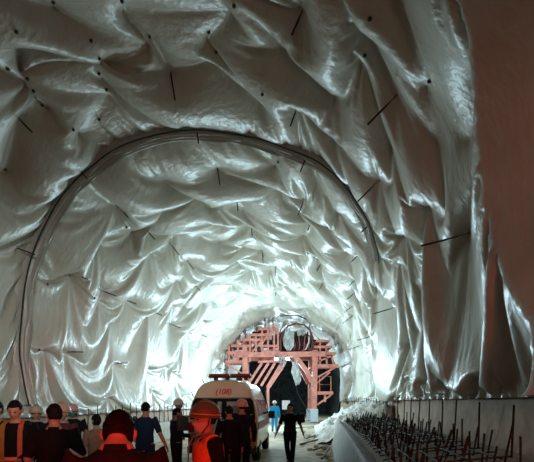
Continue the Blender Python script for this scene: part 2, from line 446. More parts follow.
# the drawn sheet itself as depth reference: nearest sheet vertex along a line of sight
_SV = SHEET.reshape(-1, 3); _su = 267+F_PX*_SV[:, 0]/_SV[:, 1]; _sv = 402-F_PX*(_SV[:, 2]-EYE)/_SV[:, 1]
def on_sheet(px, py):
    d = (_su-px)**2+(_sv-py)**2; c = np.where(d < 9.0)[0]
    if len(c) == 0: return ray(px, py)
    return Vector(_SV[c[np.argmin(_SV[c, 1])]])
M_SEAM = plastic('grey_seam_band', (0.40, 0.37, 0.33), (0.52, 0.50, 0.46))
M_ROPE_EDGE = mat('black_rope_and_edge', (0.03, 0.028, 0.025), 0.8)
def band(C, wid, ridges, lift, seed):
    rr = np.random.default_rng(seed); n = len(C); m = 25
    T = np.gradient(C, axis=0); T /= np.linalg.norm(T, axis=1)[:, None]
    N = np.array([list(inward(Vector(c))) for c in C]); B = np.cross(T, N); B /= np.linalg.norm(B, axis=1)[:, None]
    B *= np.sign(B[:, 1])[:, None]                               # across the band, pointing into the tunnel
    v = np.linspace(-0.5, 0.5, m); P = np.zeros((n, m, 3)); wob = smooth_noise((n, 3), (16, 1), seed)[:, :1]*0.03
    for k in range(m):
        h = lift*(1-(2*abs(v[k]))**4)+0.034*math.cos(v[k]*2*PI*ridges)
        if k in (0, m-1): h = -0.25
        P[:, k] = C+B*(v[k]*wid+wob)+N*(h+0.03*smooth_noise((n, 3), (22, 1), seed+k//6)[:, :1])
    return P
# push the band out to the face of the draped sheet
def lift_to_sheet(C):
    K = C.copy()
    for i, c in enumerate(C):
        d = np.linalg.norm(_SV-c, axis=1); near = np.where(d < 0.45)[0]; nrm = np.array(list(inward(Vector(c))))
        h = (_SV[near]-c)@nrm if len(near) else np.array([0.0])
        K[i] = c+nrm*np.percentile(h, 70)
    for _ in range(8): K[1:-1] = (K[:-2]+2*K[1:-1]+K[2:])/4
    return K
SEAM = lift_to_sheet(SEAM)
sb = link_mesh('sheet_seam', grid_mesh(band(SEAM, 0.52, 4, 0.15, 31), 'sheet_seam'), M_SEAM, smooth=True)
tag(sb, 'ribbed grey plastic overlap band arching across the whole vault', 'seam band')
T_ = np.gradient(SEAM, axis=0); N_ = np.array([list(inward(Vector(c))) for c in SEAM]); B_ = np.cross(T_, N_); B_ /= np.linalg.norm(B_, axis=1)[:, None]; B_ *= np.sign(B_[:, 1])[:, None]
bm = BM(); add_tube(bm, [Vector(p) for p in (SEAM-B_*0.27+N_*0.13)], 0.022, 6); obj('edge_line', bm, M_ROPE_EDGE, sb, smooth=True)  # dark tube along the near edge of the band

M_STEEL = mat('rusty_dark_steel', (0.035, 0.026, 0.022), 0.7, 0.3, var=0.4, scale=30)
M_BUTTON = mat('black_fixing_disc', (0.02, 0.018, 0.016), 0.6)
def rod_label(key, k, n):
    o = ['nearest', 'second', 'third', 'fourth', 'fifth', 'sixth', 'seventh', 'eighth'][k]
    row = {'crown': 'row along the very top of the vault', 'shoulder_r': 'row just right of the vault top', 'haunch_r': 'row along the right shoulder of the vault',
           'wall_r': 'lowest row on the right wall', 'haunch_l': 'row along the left shoulder of the vault', 'wall_l': 'middle row on the left wall', 'low_l': 'lowest row on the left wall'}[key]
    return f'{"nearest" if k == 0 else o + " nearest"} dark steel anchor rod in the {row}'
GR = {'crown': 'rods along the vault top', 'shoulder_r': 'rods right of the vault top', 'haunch_r': 'rods on the right shoulder', 'wall_r': 'rods on the right wall', 'haunch_l': 'rods on the left shoulder', 'wall_l': 'rods in the middle of the left wall', 'low_l': 'lowest rods on the left wall'}
for key, lst in ROD_PTS.items():
    for k, (a, b) in enumerate(lst):
        n = (b-a).normalized(); L = (b-a).length
        t = empty('anchor_rod', tuple(a), 0, rod_label(key, k, len(lst)), 'rod', GR[key])
        bm = BM(); add_tube(bm, [n*-0.08, n*(L*0.5)+Vector((0, 0, random.uniform(-.01, .01))), n*L], 0.019, 7); obj('bar', bm, M_STEEL, t, smooth=True)
        bm = BM(); add_lathe(bm, [(0, 0.05), (0.035, 0.05), (0.05, 0.03), (0.065, 0.0), (0.065, -0.03)], 10, n.to_track_quat('Z', 'Y').to_matrix().to_4x4()); obj('washer_plate', bm, M_STEEL, t)
for k, p in enumerate(BUTTON_PTS):
    px, py = BUTTONS[k]
    q = on_sheet(px, py); n = inward(q)
    bm = BM(); add_lathe(bm, [(0, 0.03), (0.022, 0.028), (0.03, 0.015), (0.032, -0.02)], 10, n.to_track_quat('Z', 'Y').to_matrix().to_4x4())
    side = 'left' if px < 160 else 'middle' if px < 300 else 'right'
    hgt = 'topmost part' if py < 60 else 'upper part' if py < 150 else 'flank'
    o = obj('fixing_disc', bm, M_BUTTON, loc=q+n*0.01)
    tag(o, f'small black disc nailing the plastic sheet, {hgt} of the vault on the {side}', 'fixing disc', f'fixing discs {hgt} {side}')

# starter bars on the right kerb
def bar_mesh(h, lean=(0, 0), r=0.014, bend=0.0):
    bm = BM(); add_tube(bm, [(0, 0, -0.02), (lean[0]*h*0.5+bend, lean[1]*h*0.5, h*0.5), (lean[0]*h, lean[1]*h, h)], r, 6)
    me = bpy.data.meshes.new('starter_bar'); bm.to_mesh(me); bm.free(); return me
ORD = ['nearest', 'second', 'third', 'fourth', 'fifth', 'sixth', 'seventh', 'eighth', 'ninth', 'tenth', 'eleventh', 'twelfth', 'thirteenth', 'fourteenth']
for k, (d, py) in enumerate([(6.05, 405), (7.4, 402), (8.8, 400), (9.75, 399), (11.0, 398.5), (12.2, 398), (13.3, 397.5), (14.4, 397), (15.6, 396.5), (16.8, 396)]):
    h = EYE+(402-py)*d/F_PX-KH
    o = link_mesh('starter_bar', bar_mesh(h, (0.05+random.uniform(-.02, .02), 0.02), 0.017), M_STEEL, loc=(lat(2.41, d), d, KH), smooth=True)
    tag(o, f'{ORD[k] if k == 0 else ORD[k]+" from the viewer"}, tall steel starter bar along the right wall', 'steel bar', 'tall starter bars along the right wall')
for d in np.arange(17.9, 32, 1.05):
    h = EYE+(402-396)*d/F_PX-KH-0.1
    o = link_mesh('starter_bar', bar_mesh(h, (0.04, 0.02), 0.018), M_STEEL, loc=(lat(2.38, d), d, KH), smooth=True)
    tag(o, 'far tall steel starter bar behind the pale rubble bank by the right wall', 'steel bar', 'far starter bars on the right')
rr = random.Random(3)
variants = {}
def short_bar(L, y, h, lean, label, group, r=0.0135):
    key = (round(h, 1), round(lean[0], 1), r)
    if key not in variants: variants[key] = bar_mesh(key[0], (key[1], lean[1]), r)
    o = link_mesh('starter_bar', variants[key], M_STEEL, smooth=True) if variants[key].users == 0 else bpy.data.objects.new('starter_bar', variants[key])
    if o.name not in COL.objects: COL.objects.link(o)
    o.location = (lat(L, y), y, KH); o.rotation_euler = (0, 0, rr.uniform(-.3, .3))
    tag(o, label, 'steel bar', group)
y = 4.6
while y < 17.0:
    short_bar(1.30+rr.uniform(-.05, .05), y, 0.38+rr.uniform(-.06, .05), (0.3+rr.uniform(-.1, .1), 0), 'short leaning steel starter bar in the middle row on the right kerb', 'leaning starter bars on the right kerb', 0.019)
    y += 0.55+rr.uniform(-.1, .1)
for row, (L, h, sp) in enumerate([(0.72, 0.2, 0.30), (0.92, 0.24, 0.30), (1.10, 0.3, 0.33), (1.62, 0.36, 0.42), (1.95, 0.40, 0.55)]):
    y = 4.4+rr.uniform(0, .2)
    nm = ['kerb edge row', 'second row from the kerb edge', 'third row from the kerb edge', 'row behind the leaning bars', 'row in front of the tall bars'][row]
    while y < 17.0:
        short_bar(L+rr.uniform(-.04, .04), y, h+rr.uniform(-.06, .06)*(1.5 if y > 10 else 1), (rr.choice((-.2, 0, 0.1, .2)), 0), f'short steel starter bar of the {nm}, right side', f'starter bars, {nm}')
        y += sp*(0.8 if y > 11 else 1)+rr.uniform(-.05, .05)
# horizontal bars lying through the mat
for k, (L, z) in enumerate([(0.70, 0.05), (0.90, 0.10), (1.08, 0.14), (1.32, 0.18), (1.60, 0.2)]):
    bm = BM(); add_tube(bm, [(lat(L+0.02*math.sin(q*1.7+k), q), q, KH+z+0.02*math.sin(q*2.3+k)) for q in np.arange(4.2, 17.0, 0.5)], 0.011, 6)
    tag(obj('lacing_bar', bm, M_STEEL, smooth=True), f'long horizontal steel bar, {["outermost by the kerb edge","second from the kerb edge","third from the kerb edge","fourth from the kerb edge","innermost toward the wall"][k]}, tied through the starter bars', 'steel bar', 'lacing bars on the right kerb')
for i, y in enumerate(np.arange(4.5, 17.0, 0.42)):
    bm = BM(); add_tube(bm, [(lat(0.6, y), y, KH+0.06), (lat(1.2, y+0.1), y+0.1, KH+0.17+rr.uniform(-.03, .03)), (lat(1.8, y), y+0.05, KH+0.2)], 0.009, 5)
    tag(obj('cross_bar', bm, M_STEEL), 'thin steel cross bar tied across the starter bars on the right kerb', 'steel bar', 'cross bars on the right kerb')
# left row
for i, y in enumerate(np.arange(12.6, 25, 0.62)):
    h = 0.62+rr.uniform(-.08, .1); lean = rr.uniform(-.06, .04)
    o = link_mesh('starter_bar', bar_mesh(h+0.15, (lean, 0), 0.016), M_STEEL, loc=(lat(LK+0.45, y), y, 0.75), smooth=True)
    tag(o, 'upright steel starter bar in the row at the foot of the left wall', 'steel bar', 'starter bars along the left wall')
# ------------------------------------------------------------------ red sheet-hanging gantry across the tunnel
M_RED = mat('faded_red_paint', (0.66, 0.23, 0.18), 0.55, var=0.22, scale=3)
M_REDD = mat('red_tube_paint', (0.42, 0.09, 0.08), 0.5, var=0.2, scale=5)
M_HOSE = mat('dark_red_hose', (0.16, 0.035, 0.035), 0.5)
M_BLACK = mat('plain_black', (0.018, 0.018, 0.02), 0.7)
M_BLOCK = mat('pale_blue_block', (0.50, 0.58, 0.62), 0.7)
M_WHITEP = mat('white_film', (0.78, 0.77, 0.76), 0.35, var=0.15, scale=6, bump=0.3)
GY = 37.0
def gp(px, py, y=GY): return Vector(((px-267)/F_PX*y, y, EYE+(402-py)/F_PX*y))
gan = empty('work_gantry', (gp(286, 402).x, GY, 0), 0, 'tall red steel work gantry on wheels filling the tunnel beyond the ambulance', 'gantry')
G0 = Vector(gan.location)
def gobj(name, bm, m, smooth=False, parent=None):
    bmesh.ops.translate(bm, verts=bm.verts, vec=-G0)
    bmesh.ops.recalc_face_normals(bm, faces=bm.faces)
    o = obj(name, bm, m, parent or gan, smooth=smooth); return o
def gbar(name, pts, w, m=M_RED, d=0.0, h=None):
    bm = BM(); q = [gp(*p)+Vector((0, d, 0)) for p in pts]
    for a, b in zip(q[:-1], q[1:]): add_bar(bm, a, b, w, h or w)
    return gobj(name, bm, m)
def gtube(name, pts, r, m=M_HOSE, d=0.0, closed=False):
    bm = BM(); add_tube(bm, [gp(*p)+Vector((0, d, 0)) for p in pts], r, 7, closed); return gobj(name, bm, m, True)
BK = 3.2      # depth of the portal
for d in (0, BK):
    gbar('column', [(314, 409), (315, 350)], 0.42, d=d)
    gbar('column', [(245, 409), (245, 345)], 0.40, d=d)
    gbar('main_beam', [(234, 355), (326, 354)], 0.34, d=d, h=0.42)
    gbar('diagonal_brace', [(294, 355), (306, 370), (312, 382)], 0.36, d=d)
    gbar('column', [(268, 409), (268, 386)], 0.22, d=d)
for px in (236, 255, 275, 300, 323):
    bm = BM(); a = gp(px, 354.5); add_bar(bm, a, a+Vector((0, BK, 0)), 0.2); gobj('cross_beam', bm, M_RED)
for px, py in ((314, 413), (245, 413), (268, 413)):
    for d in (0, BK):
        bm = BM(); a = gp(px, 409)+Vector((0, d, 0)); hh = a.z; add_box(bm, (a.x, a.y, hh/2), (0.62, 0.7, hh), bev=0.04); gobj('wheel_block', bm, M_BLOCK)
# inclined bars on the left half, like a stair flight
for k in range(4):
    gbar('inclined_bar', [(262+6.5*k, 363), (249+6.0*k, 383+1.5*k)], 0.20, d=-0.1)
gbar('inclined_bar', [(284, 364), (268, 388)], 0.30, d=0)
gbar('top_rail', [(258, 362), (286, 361)], 0.18, d=-0.1)
# right platforms
for (x0, x1, y, h) in ((312, 338, 366, .3), (314, 332, 347, .2), (311, 336, 353.5, .22), (316, 330, 341, .18)):
    bm = BM(); a, b = gp(x0, y), gp(x1, y); c = (a+b)/2; add_box(bm, (c.x, c.y+1.2, c.z), ((b-a).length, 2.6, h*0.45)); add_box(bm, (c.x, c.y-0.08, c.z), ((b-a).length, 0.1, h)); gobj('platform', bm, M_RED)
for p in ([(316, 378), (336, 367)], [(316, 384), (330, 372)], [(317, 362), (334, 355)], [(320, 366), (320, 341)], [(327, 366), (326, 347)], [(334, 367), (331, 353)]):
    gbar('bracket', p, 0.13)
# guard cage low on the right
gtube('guard_rail', [(319.5, 392), (319.5, 376.5), (331, 376.5), (331, 392)], 0.055, M_RED)
gtube('guard_rail', [(319.5, 384.5), (331, 384.5)], 0.045, M_RED)
bm = BM(); a, b = gp(315, 393), gp(333, 393); c = (a+b)/2; add_box(bm, (c.x, c.y+0.7, c.z), ((b-a).length, 1.6, 0.26)); gobj('platform', bm, M_RED)
gbar('bracket', [(317, 405), (331, 395)], 0.14); gbar('bracket', [(325, 402), (325, 395)], 0.16)
# left tiers stepping up to the crown
for (x0, x1, y, h) in ((225, 246, 362, .25), (226, 250, 353, .25), (231, 252, 346, .22), (240, 262, 340, .22), (249, 272, 335, .22), (258, 278, 329, .22), (262, 280, 352, .2), (262, 279, 346, .18)):
    bm = BM(); a, b = gp(x0, y), gp(x1, y); c = (a+b)/2; add_box(bm, (c.x, c.y+1.2, c.z), ((b-a).length, 2.6, h*0.4)); add_box(bm, (c.x, c.y-0.08, c.z), ((b-a).length, 0.1, h)); gobj('platform', bm, M_RED)
for p in ([(229, 367), (229, 346)], [(238, 362), (238, 340)], [(250, 362), (250, 335)], [(256, 356), (256, 335)], [(262, 356), (262, 329)], [(268, 356), (268, 329)], [(274, 356), (274, 326)], [(278, 356), (278, 329)]):
    gbar('post', p, 0.16)
for p in ([(226, 364), (243, 374)], [(231, 354), (238, 362)], [(250, 346), (256, 340)], [(262, 344), (268, 335)], [(252, 352), (262, 341)], [(240, 346), (249, 337)]):
    gbar('bracket', p, 0.12)
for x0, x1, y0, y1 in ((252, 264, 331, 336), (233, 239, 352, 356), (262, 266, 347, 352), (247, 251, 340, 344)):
    bm = BM(); a, b = gp(x0, y0), gp(x1, y1); c = (a+b)/2; add_box(bm, (c.x, c.y+0.3, c.z), (abs(b.x-a.x), 0.08, abs(a.z-b.z))); gobj('dark_gap_fill', bm, M_BLACK)  # black boards standing in for the shaded gaps in the frame
# top rails, hoops and hoses
gtube('top_frame', [(265, 328), (265, 316), (273, 316), (273, 328)], 0.05, M_REDD); gtube('top_frame', [(263, 321), (276, 321)], 0.04, M_REDD); gtube('top_frame', [(269, 328), (269, 316)], 0.035, M_REDD)
gtube('hose_hoop', [(281, 353), (280.5, 340), (283, 332), (288, 326), (296, 323.5), (304, 325), (310, 330), (313, 338), (312, 347), (309, 353)], 0.075)
gtube('hose_hoop', [(276, 317), (286, 315.5), (297, 315.5), (306, 319), (310, 323), (309, 330)], 0.05)
gtube('hose_hoop', [(279, 352), (278, 338), (281, 329), (286, 324)], 0.04)
gtube('hose_hoop', [(234, 336), (238, 328), (246, 321.5), (252, 322), (252, 327)], 0.035)
for cx_, cy_, r_ in ((240, 335, 6), (241, 336, 4.2), (239, 334, 7)):
    gtube('hose_coil', [(cx_+r_*math.cos(a), cy_+1.2*r_*math.sin(a)) for a in np.linspace(0, 2*PI, 16)[:-1]], 0.035, M_REDD, d=random.uniform(-.3, .3), closed=True)
gtube('edge_pole', [(225, 371), (225, 346)], 0.04, M_HOSE); gtube('edge_pole', [(230, 352), (231, 340)], 0.035, M_HOSE)
for k in range(7):      # vertical hoses between the hoops
    x = 294+2.6*k; gtube('hose', [(x, 352), (x+1.5-0.3*k, 344), (x-1+0.5*k, 336), (x+1.0, 331)], 0.06, M_BLACK if k % 2 else M_REDD, d=0.4)
gtube('hose', [(300, 353), (306, 349), (309, 342), (309, 336)], 0.06, M_WHITEP); gtube('hose', [(296, 352), (303, 350), (306, 344)], 0.05, M_REDD)
bm = BM(); a = gp(302, 344)+Vector((0, 0.9, 0)); add_box(bm, a, (1.5, 0.1, 1.5)); gobj('dark_gap_fill', bm, M_BLACK)
bm = BM(); a = gp(321, 345)+Vector((0, 1.5, 0)); add_box(bm, a, (1.2, 0.1, 1.3)); gobj('dark_gap_fill', bm, M_BLACK)
gtube('stay_rope', [(312, 332), (318, 338), (327, 348), (336, 366)], 0.03, M_HOSE)
for p in ([(283, 352), (290, 340), (286, 331)], [(296, 331), (302, 336)], [(303, 330), (308, 338)]): gtube('stay_rope', p, 0.03, M_HOSE)
# roll of sheet in the hoop, loose sheets hanging from the beam
def crumple(name, poly, thick, m, d, seed, parent=None):
    """a hanging piece of crumpled film: gridded between left and right edges"""
    rr = random.Random(seed); n = len(poly); k = 7; front = []
    bm = BM(); P = []
    for (xl, xr, y) in poly:
        row = []
        for j in range(k):
            t = j/(k-1); q = gp(xl+(xr-xl)*t, y); q.y += d+rr.uniform(-thick, thick)*0.9; q.x += rr.uniform(-.09, .09); q.z += rr.uniform(-.1, .1); row.append(bm.verts.new(q))
        P.append(row)
    for A, B in zip(P[:-1], P[1:]):
        for j in range(k-1): bm.faces.new((A[j], A[j+1], B[j+1], B[j]))
    r = bmesh.ops.solidify(bm, geom=bm.faces[:], thickness=0.06)
    return bm
SHEETS = [('white plastic scrap hanging beside the brace of the red gantry', [(291.5, 297, 362), (291.5, 299, 367), (291.5, 300, 372), (292.5, 301, 376), (294, 300, 380), (296, 299.5, 385)], -0.3),
          ('crumpled white film hanging in the hoops atop the red gantry', [(285, 291, 329), (283, 293, 334), (283, 293.5, 340), (284, 293, 346), (286, 291, 351)], -0.25),
          ('small white bundle of film under the middle of the gantry beam', [(278, 285, 357), (277.5, 286.5, 360), (279, 286, 363), (280, 283, 367)], -0.4),
          ('white film scrap caught among the hoses atop the gantry', [(297, 304, 330), (296, 305, 333), (298, 304, 336)], -0.1)]
for k, (lab, poly, d) in enumerate(SHEETS):
    bm = crumple('film', poly, 0.35, M_WHITEP, d, k); bmesh.ops.recalc_face_normals(bm, faces=bm.faces)
    tag(obj('film_scrap', bm, M_WHITEP), lab, 'plastic film')
bm = BM(); add_tube(bm, [gp(*p) for p in ((295.5, 385), (298, 394), (303, 403), (309, 412))], 0.03, 6); tag(obj('rope', bm, M_ROPE_EDGE, smooth=True), 'slack dark rope trailing from the white scrap to the ground', 'rope')
rr = random.Random(9)
for k in range(26):          # light railing and pipe clutter on the decks
    px = rr.uniform(232, 280) if k < 16 else rr.uniform(310, 333); base = np.interp(px, [228, 245, 262, 280, 310, 333], [352, 341, 330, 330, 342, 352])
    gtube('deck_pipe', [(px, base+rr.uniform(0, 12)), (px+rr.uniform(-3, 3), base-rr.uniform(1, 6))], rr.uniform(.025, .05), rr.choice((M_REDD, M_WHITEP, M_HOSE, M_RED)), d=rr.uniform(0.1, 1.6))
for k in range(8):
    px = rr.uniform(248, 276); y = rr.uniform(336, 352)
    bm = BM(); a = gp(px, y)+Vector((0, rr.uniform(.2, .9), 0)); add_box(bm, a, (rr.uniform(.2, .5), .25, rr.uniform(.2, .5)), bev=0.04); gobj('deck_bundle', bm, rr.choice((M_WHITEP, M_BLACK, M_WHITEP)))
# work floods hung under the main beam
M_LAMPGLASS = mat('lit_lamp_glass', (0.9, 0.95, 1), 0.3, emit=(0.85, 0.95, 1.0), estr=12)
for px in (276, 287.5):
    bm = BM(); a = gp(px, 359.5)+Vector((0, -0.5, 0)); add_box(bm, a, (0.34, 0.16, 0.26), bev=0.03); add_bar(bm, a+Vector((0, 0, .1)), a+Vector((0, .5, .45)), 0.05); fl = gobj('flood_lamp', bm, M_BLACK)
    bm = BM(); add_box(bm, a+Vector((0, -0.09, 0)), (0.28, 0.02, 0.2)); gobj('lamp_glass', bm, M_LAMPGLASS, parent=fl)
# ------------------------------------------------------------------ ambulance van, seen from behind
M_CREAM = mat('ambulance_white_paint', (0.70, 0.66, 0.53), 0.35, var=0.06, scale=2, coat=0.4)
M_GLASS = mat('dark_tinted_glass', (0.012, 0.013, 0.014), 0.08, var=0.3, scale=2, spec=0.6)
M_RUBBER = mat('black_rubber', (0.015, 0.015, 0.015), 0.8)
M_PLB = mat('black_plastic', (0.02, 0.02, 0.022), 0.5)
M_ORANGE = mat('orange_stripe', (0.72, 0.16, 0.03), 0.4)
M_YELLOW = mat('yellow_stripe', (0.70, 0.50, 0.06), 0.4)
M_REDL = mat('red_lens', (0.40, 0.02, 0.02), 0.25)
M_REDTXT = mat('red_letter_paint', (0.60, 0.03, 0.02), 0.5)
M_CHROME = mat('chrome', (0.6, 0.6, 0.6), 0.2, 1.0)
M_BEACON = mat('red_beacon_lens', (0.26, 0.03, 0.025), 0.3)
amb = empty('ambulance', (-1.16, 11.7, 0.0), -0.075, 'cream white ambulance van with red roof light bar parked facing the gantry', 'ambulance')
LV = 5.0
def sec(w, zt, z0=0.36, k=1.0):
    """half outline of the body section (x, z) from sill to roof centre"""
    h = zt
    return [(0.82*w, z0), (0.90*w, z0+0.12), (0.925*w, 0.85), (0.925*w, 1.20), (0.90*w, 1.38), (0.845*w, 1.62), (0.775*w, h-0.42), (0.70*w, h-0.24), (0.58*w, h-0.11), (0.40*w, h-0.035), (0.2*w, h-0.008), (0.0, h)]
def ring(bm, y, w, zt, z0=0.36, rake=0.0):
    s = sec(w, zt, z0); pts = [(x, z) for x, z in s]+[(-x, z) for x, z in s[-2::-1]]
    return [bm.verts.new((x, y+rake*max(0, z-1.15), z)) for x, z in pts]
bm = BM(); R_ = []
for (y, w, zt, rake) in ((0.0, 0.965, 2.19, 0.20), (0.06, 1.0, 2.225, 0.17), (0.5, 1.0, 2.26, 0), (1.5, 1.0, 2.29, 0), (2.7, 1.0, 2.29, 0), (3.55, 1.0, 2.26, 0), (3.9, 0.99, 2.20, 0)):
    R_.append(ring(bm, y, w, zt, 0.36, rake))
for y, w, zt in ((4.35, 0.97, 1.72), (4.85, 0.92, 1.25), (5.0, 0.86, 1.05)):   # windscreen slope and short nose
    s = sec(w, 2.25); pts = [(x, min(z, zt-0.05*(x/0.9)**2)) for x, z in s]; pts = pts+[(-x, z) for x, z in pts[-2::-1]]
    R_.append([bm.verts.new((x, y, z)) for x, z in pts])
for A, B in zip(R_[:-1], R_[1:]):
    n = len(A)
    for k in range(n): bm.faces.new((A[k], A[(k+1) % n], B[(k+1) % n], B[k]))
bm.faces.new(R_[0]); bm.faces.new(R_[-1][::-1]); bmesh.ops.recalc_face_normals(bm, faces=bm.faces)
body = obj('body', bm, M_CREAM, amb, smooth=False)
bv = body.modifiers.new('bevel', 'BEVEL'); bv.width = 0.03; bv.segments = 2; bv.limit_method = 'ANGLE'; bv.angle_limit = 0.6
def rear_y(z): return 0.20*max(0, z-1.15)
def rear_panel(name, poly, m, off=-0.012, th=0.02, parent=None):
    bm = BM(); add_prism(bm, [(x, rear_y(z)+off, z) for x, z in poly], (0, th, 0)); bmesh.ops.recalc_face_normals(bm, faces=bm.faces); return obj(name, bm, m, parent or amb)
# rear window, wide and dark
win = rear_panel('rear_window', [(-0.86, 1.20), (0.86, 1.20), (0.835, 1.45), (0.79, 1.68), (0.735, 1.74), (-0.735, 1.74), (-0.79, 1.68), (-0.835, 1.45)], M_GLASS, -0.02)
rear_panel('window_strip', [(-0.74, 1.745), (0.74, 1.745), (0.74, 1.765), (-0.74, 1.765)], M_PLB, -0.024)
bm = BM(); add_tube(bm, [(0.05, rear_y(1.2)-0.04, 1.2), (0.1, rear_y(1.3)-0.05, 1.3), (0.45, rear_y(1.33)-0.045, 1.33)], 0.012, 6); obj('wiper', bm, M_PLB, amb)
# a pale object and seat seen through the glass sits just inside: imitated by flat pale strips on the glass
M_INSIDE = mat('pale_inside_shape', (0.30, 0.36, 0.36), 0.8)
rear_panel('inside_shape', [(0.12, 1.36), (0.42, 1.36), (0.40, 1.66), (0.10, 1.66)], M_INSIDE, -0.024, parent=win)
rear_panel('inside_shape', [(-0.14, 1.36), (-0.03, 1.36), (-0.03, 1.66), (-0.14, 1.66)], M_INSIDE, -0.024, parent=win)
for s in (-1, 1):
    rear_panel('tail_lamp', [(s*0.89, 0.86), (s*0.74, 0.86), (s*0.74, 1.12), (s*0.895, 1.12)], M_REDL, -0.03)
    rear_panel('stripe', [(s*0.90, 0.52), (s*0.66, 0.52), (s*0.66, 0.84), (s*0.905, 0.84)], M_ORANGE if s < 0 else M_YELLOW, -0.018)
    rear_panel('reflector', [(s*0.86, 0.60), (s*0.74, 0.60), (s*0.74, 0.74), (s*0.86, 0.74)], M_PLB if s < 0 else M_ORANGE, -0.03)
rear_panel('door_gap', [(-0.008, 0.5), (0.008, 0.5), (0.008, 1.19), (-0.008, 1.19)], M_PLB, -0.014)
rear_panel('number_plate', [(-0.25, 0.62), (0.25, 0.62), (0.25, 0.73), (-0.25, 0.73)], M_YELLOW, -0.02)
bm = BM(); add_box(bm, (0, -0.06, 0.42), (1.80, 0.2, 0.20), bev=0.04); obj('bumper', bm, M_PLB, amb)
# side windows, stripe, doors
for s in (-1, 1):
    def side(name, ys, zs, m, off=0.012, parent=None):
        def X(z): return np.interp(z, [0.48, 0.85, 1.20, 1.38, 1.62, 1.87], [0.90, 0.925, 0.925, 0.90, 0.845, 0.775])+off
        bm = BM(); q = []
        zl = np.linspace(zs[0], zs[1], 5)
        for z in zl: q.append([bm.verts.new((s*X(z), y, z)) for y in ys])
        for A, B in zip(q[:-1], q[1:]): bm.faces.new((A[0], A[1], B[1], B[0]))
        bmesh.ops.solidify(bm, geom=bm.faces[:], thickness=0.012); bmesh.ops.recalc_face_normals(bm, faces=bm.faces)
        return obj(name, bm, m, parent or amb)
    side('side_window', (0.35, 1.5), (1.28, 1.72), M_GLASS); side('side_window', (1.6, 2.8), (1.28, 1.72), M_GLASS); side('side_window', (2.95, 3.85), (1.28, 1.72), M_GLASS)
    side('stripe', (0.15, 4.2), (0.92, 1.12), M_ORANGE); side('door_gap', (2.86, 2.885), (0.45, 1.8), M_PLB)
    bm = BM(); add_box(bm, (s*0.935, 2.6, 1.05), (0.03, 0.16, 0.035), bev=0.01); obj('door_handle', bm, M_PLB, amb)
    for y in (0.95, 4.05):
        M = Matrix.Translation((s*0.80, y, 0.33)) @ Matrix.Rotation(PI/2*s, 4, 'Y')
        bm = BM(); add_lathe(bm, [(0.0, -0.11), (0.27, -0.11), (0.33, -0.08), (0.33, 0.08), (0.27, 0.11), (0.2, 0.11), (0.19, 0.08), (0, 0.08)], 24, M); wh = obj('wheel', bm, M_RUBBER, amb, smooth=True)
        bm = BM(); add_lathe(bm, [(0, 0.10), (0.06, 0.11), (0.17, 0.09), (0.19, 0.085)], 20, M); obj('hub_cap', bm, M_CHROME, wh, smooth=True)
    bm = BM(); add_box(bm, (s*1.03, 3.95, 1.22), (0.22, 0.10, 0.26), bev=0.03); add_bar(bm, (s*0.90, 4.0, 1.2), (s*1.0, 3.96, 1.22), 0.05); obj('wing_mirror', bm, M_PLB, amb)
bm = BM(); P = [(-0.80, 4.02, 2.02), (0.80, 4.02, 2.02), (0.86, 4.80, 1.34), (-0.86, 4.80, 1.34)]; add_prism(bm, P, (0, 0.03, 0.05)); obj('windscreen', bm, M_GLASS, amb)
# roof light bar, feet, aerials
bar = empty('light_bar', (0, 0.55, 0), 0); bar.parent = amb
bm = BM(); add_box(bm, (0.12, 0, 2.325), (1.16, 0.26, 0.035), bev=0.01); obj('bar_base', bm, M_PLB, bar)
for k in range(2):
    bm = BM(); add_box(bm, (-0.17+0.58*k, 0, 2.375), (0.56, 0.24, 0.075), bev=0.025); obj('beacon', bm, M_BEACON, bar)
for s in (-0.32, 0.0, 0.5):
    bm = BM(); add_box(bm, (s+0.05, 0, 2.28), (0.10, 0.16, 0.08), bev=0.01); obj('foot', bm, M_PLB, bar)
for x, z, y in ((-0.52, 2.10, 0.3), (-0.79, 1.72, 0.25)):
    bm = BM(); add_tube(bm, [(x, y, z), (x-0.05, y, z+0.10), (x-0.09, y, z+0.2)], [0.02, 0.014, 0.006], 6); obj('aerial', bm, M_PLB, amb)
# red lettering above the rear window
def lettering(txt, size, M, m, parent, name='lettering'):
    c = bpy.data.curves.new(name, 'FONT'); c.body = txt; c.size = size; c.extrude = 0.004; c.align_x = 'CENTER'; c.shear = 0.25; c.offset = 0.004
    t = bpy.data.objects.new(name, c); COL.objects.link(t); bpy.context.view_layer.update()
    me = bpy.data.meshes.new_from_object(t.evaluated_get(DG())); bpy.data.objects.remove(t); me.transform(M)
    return link_mesh(name, me, m, parent)
lettering('(108)', 0.20, Matrix.Translation((0.0, rear_y(1.85)-0.022, 1.86)) @ Matrix.Rotation(PI/2-0.19, 4, 'X'), M_REDTXT, amb)
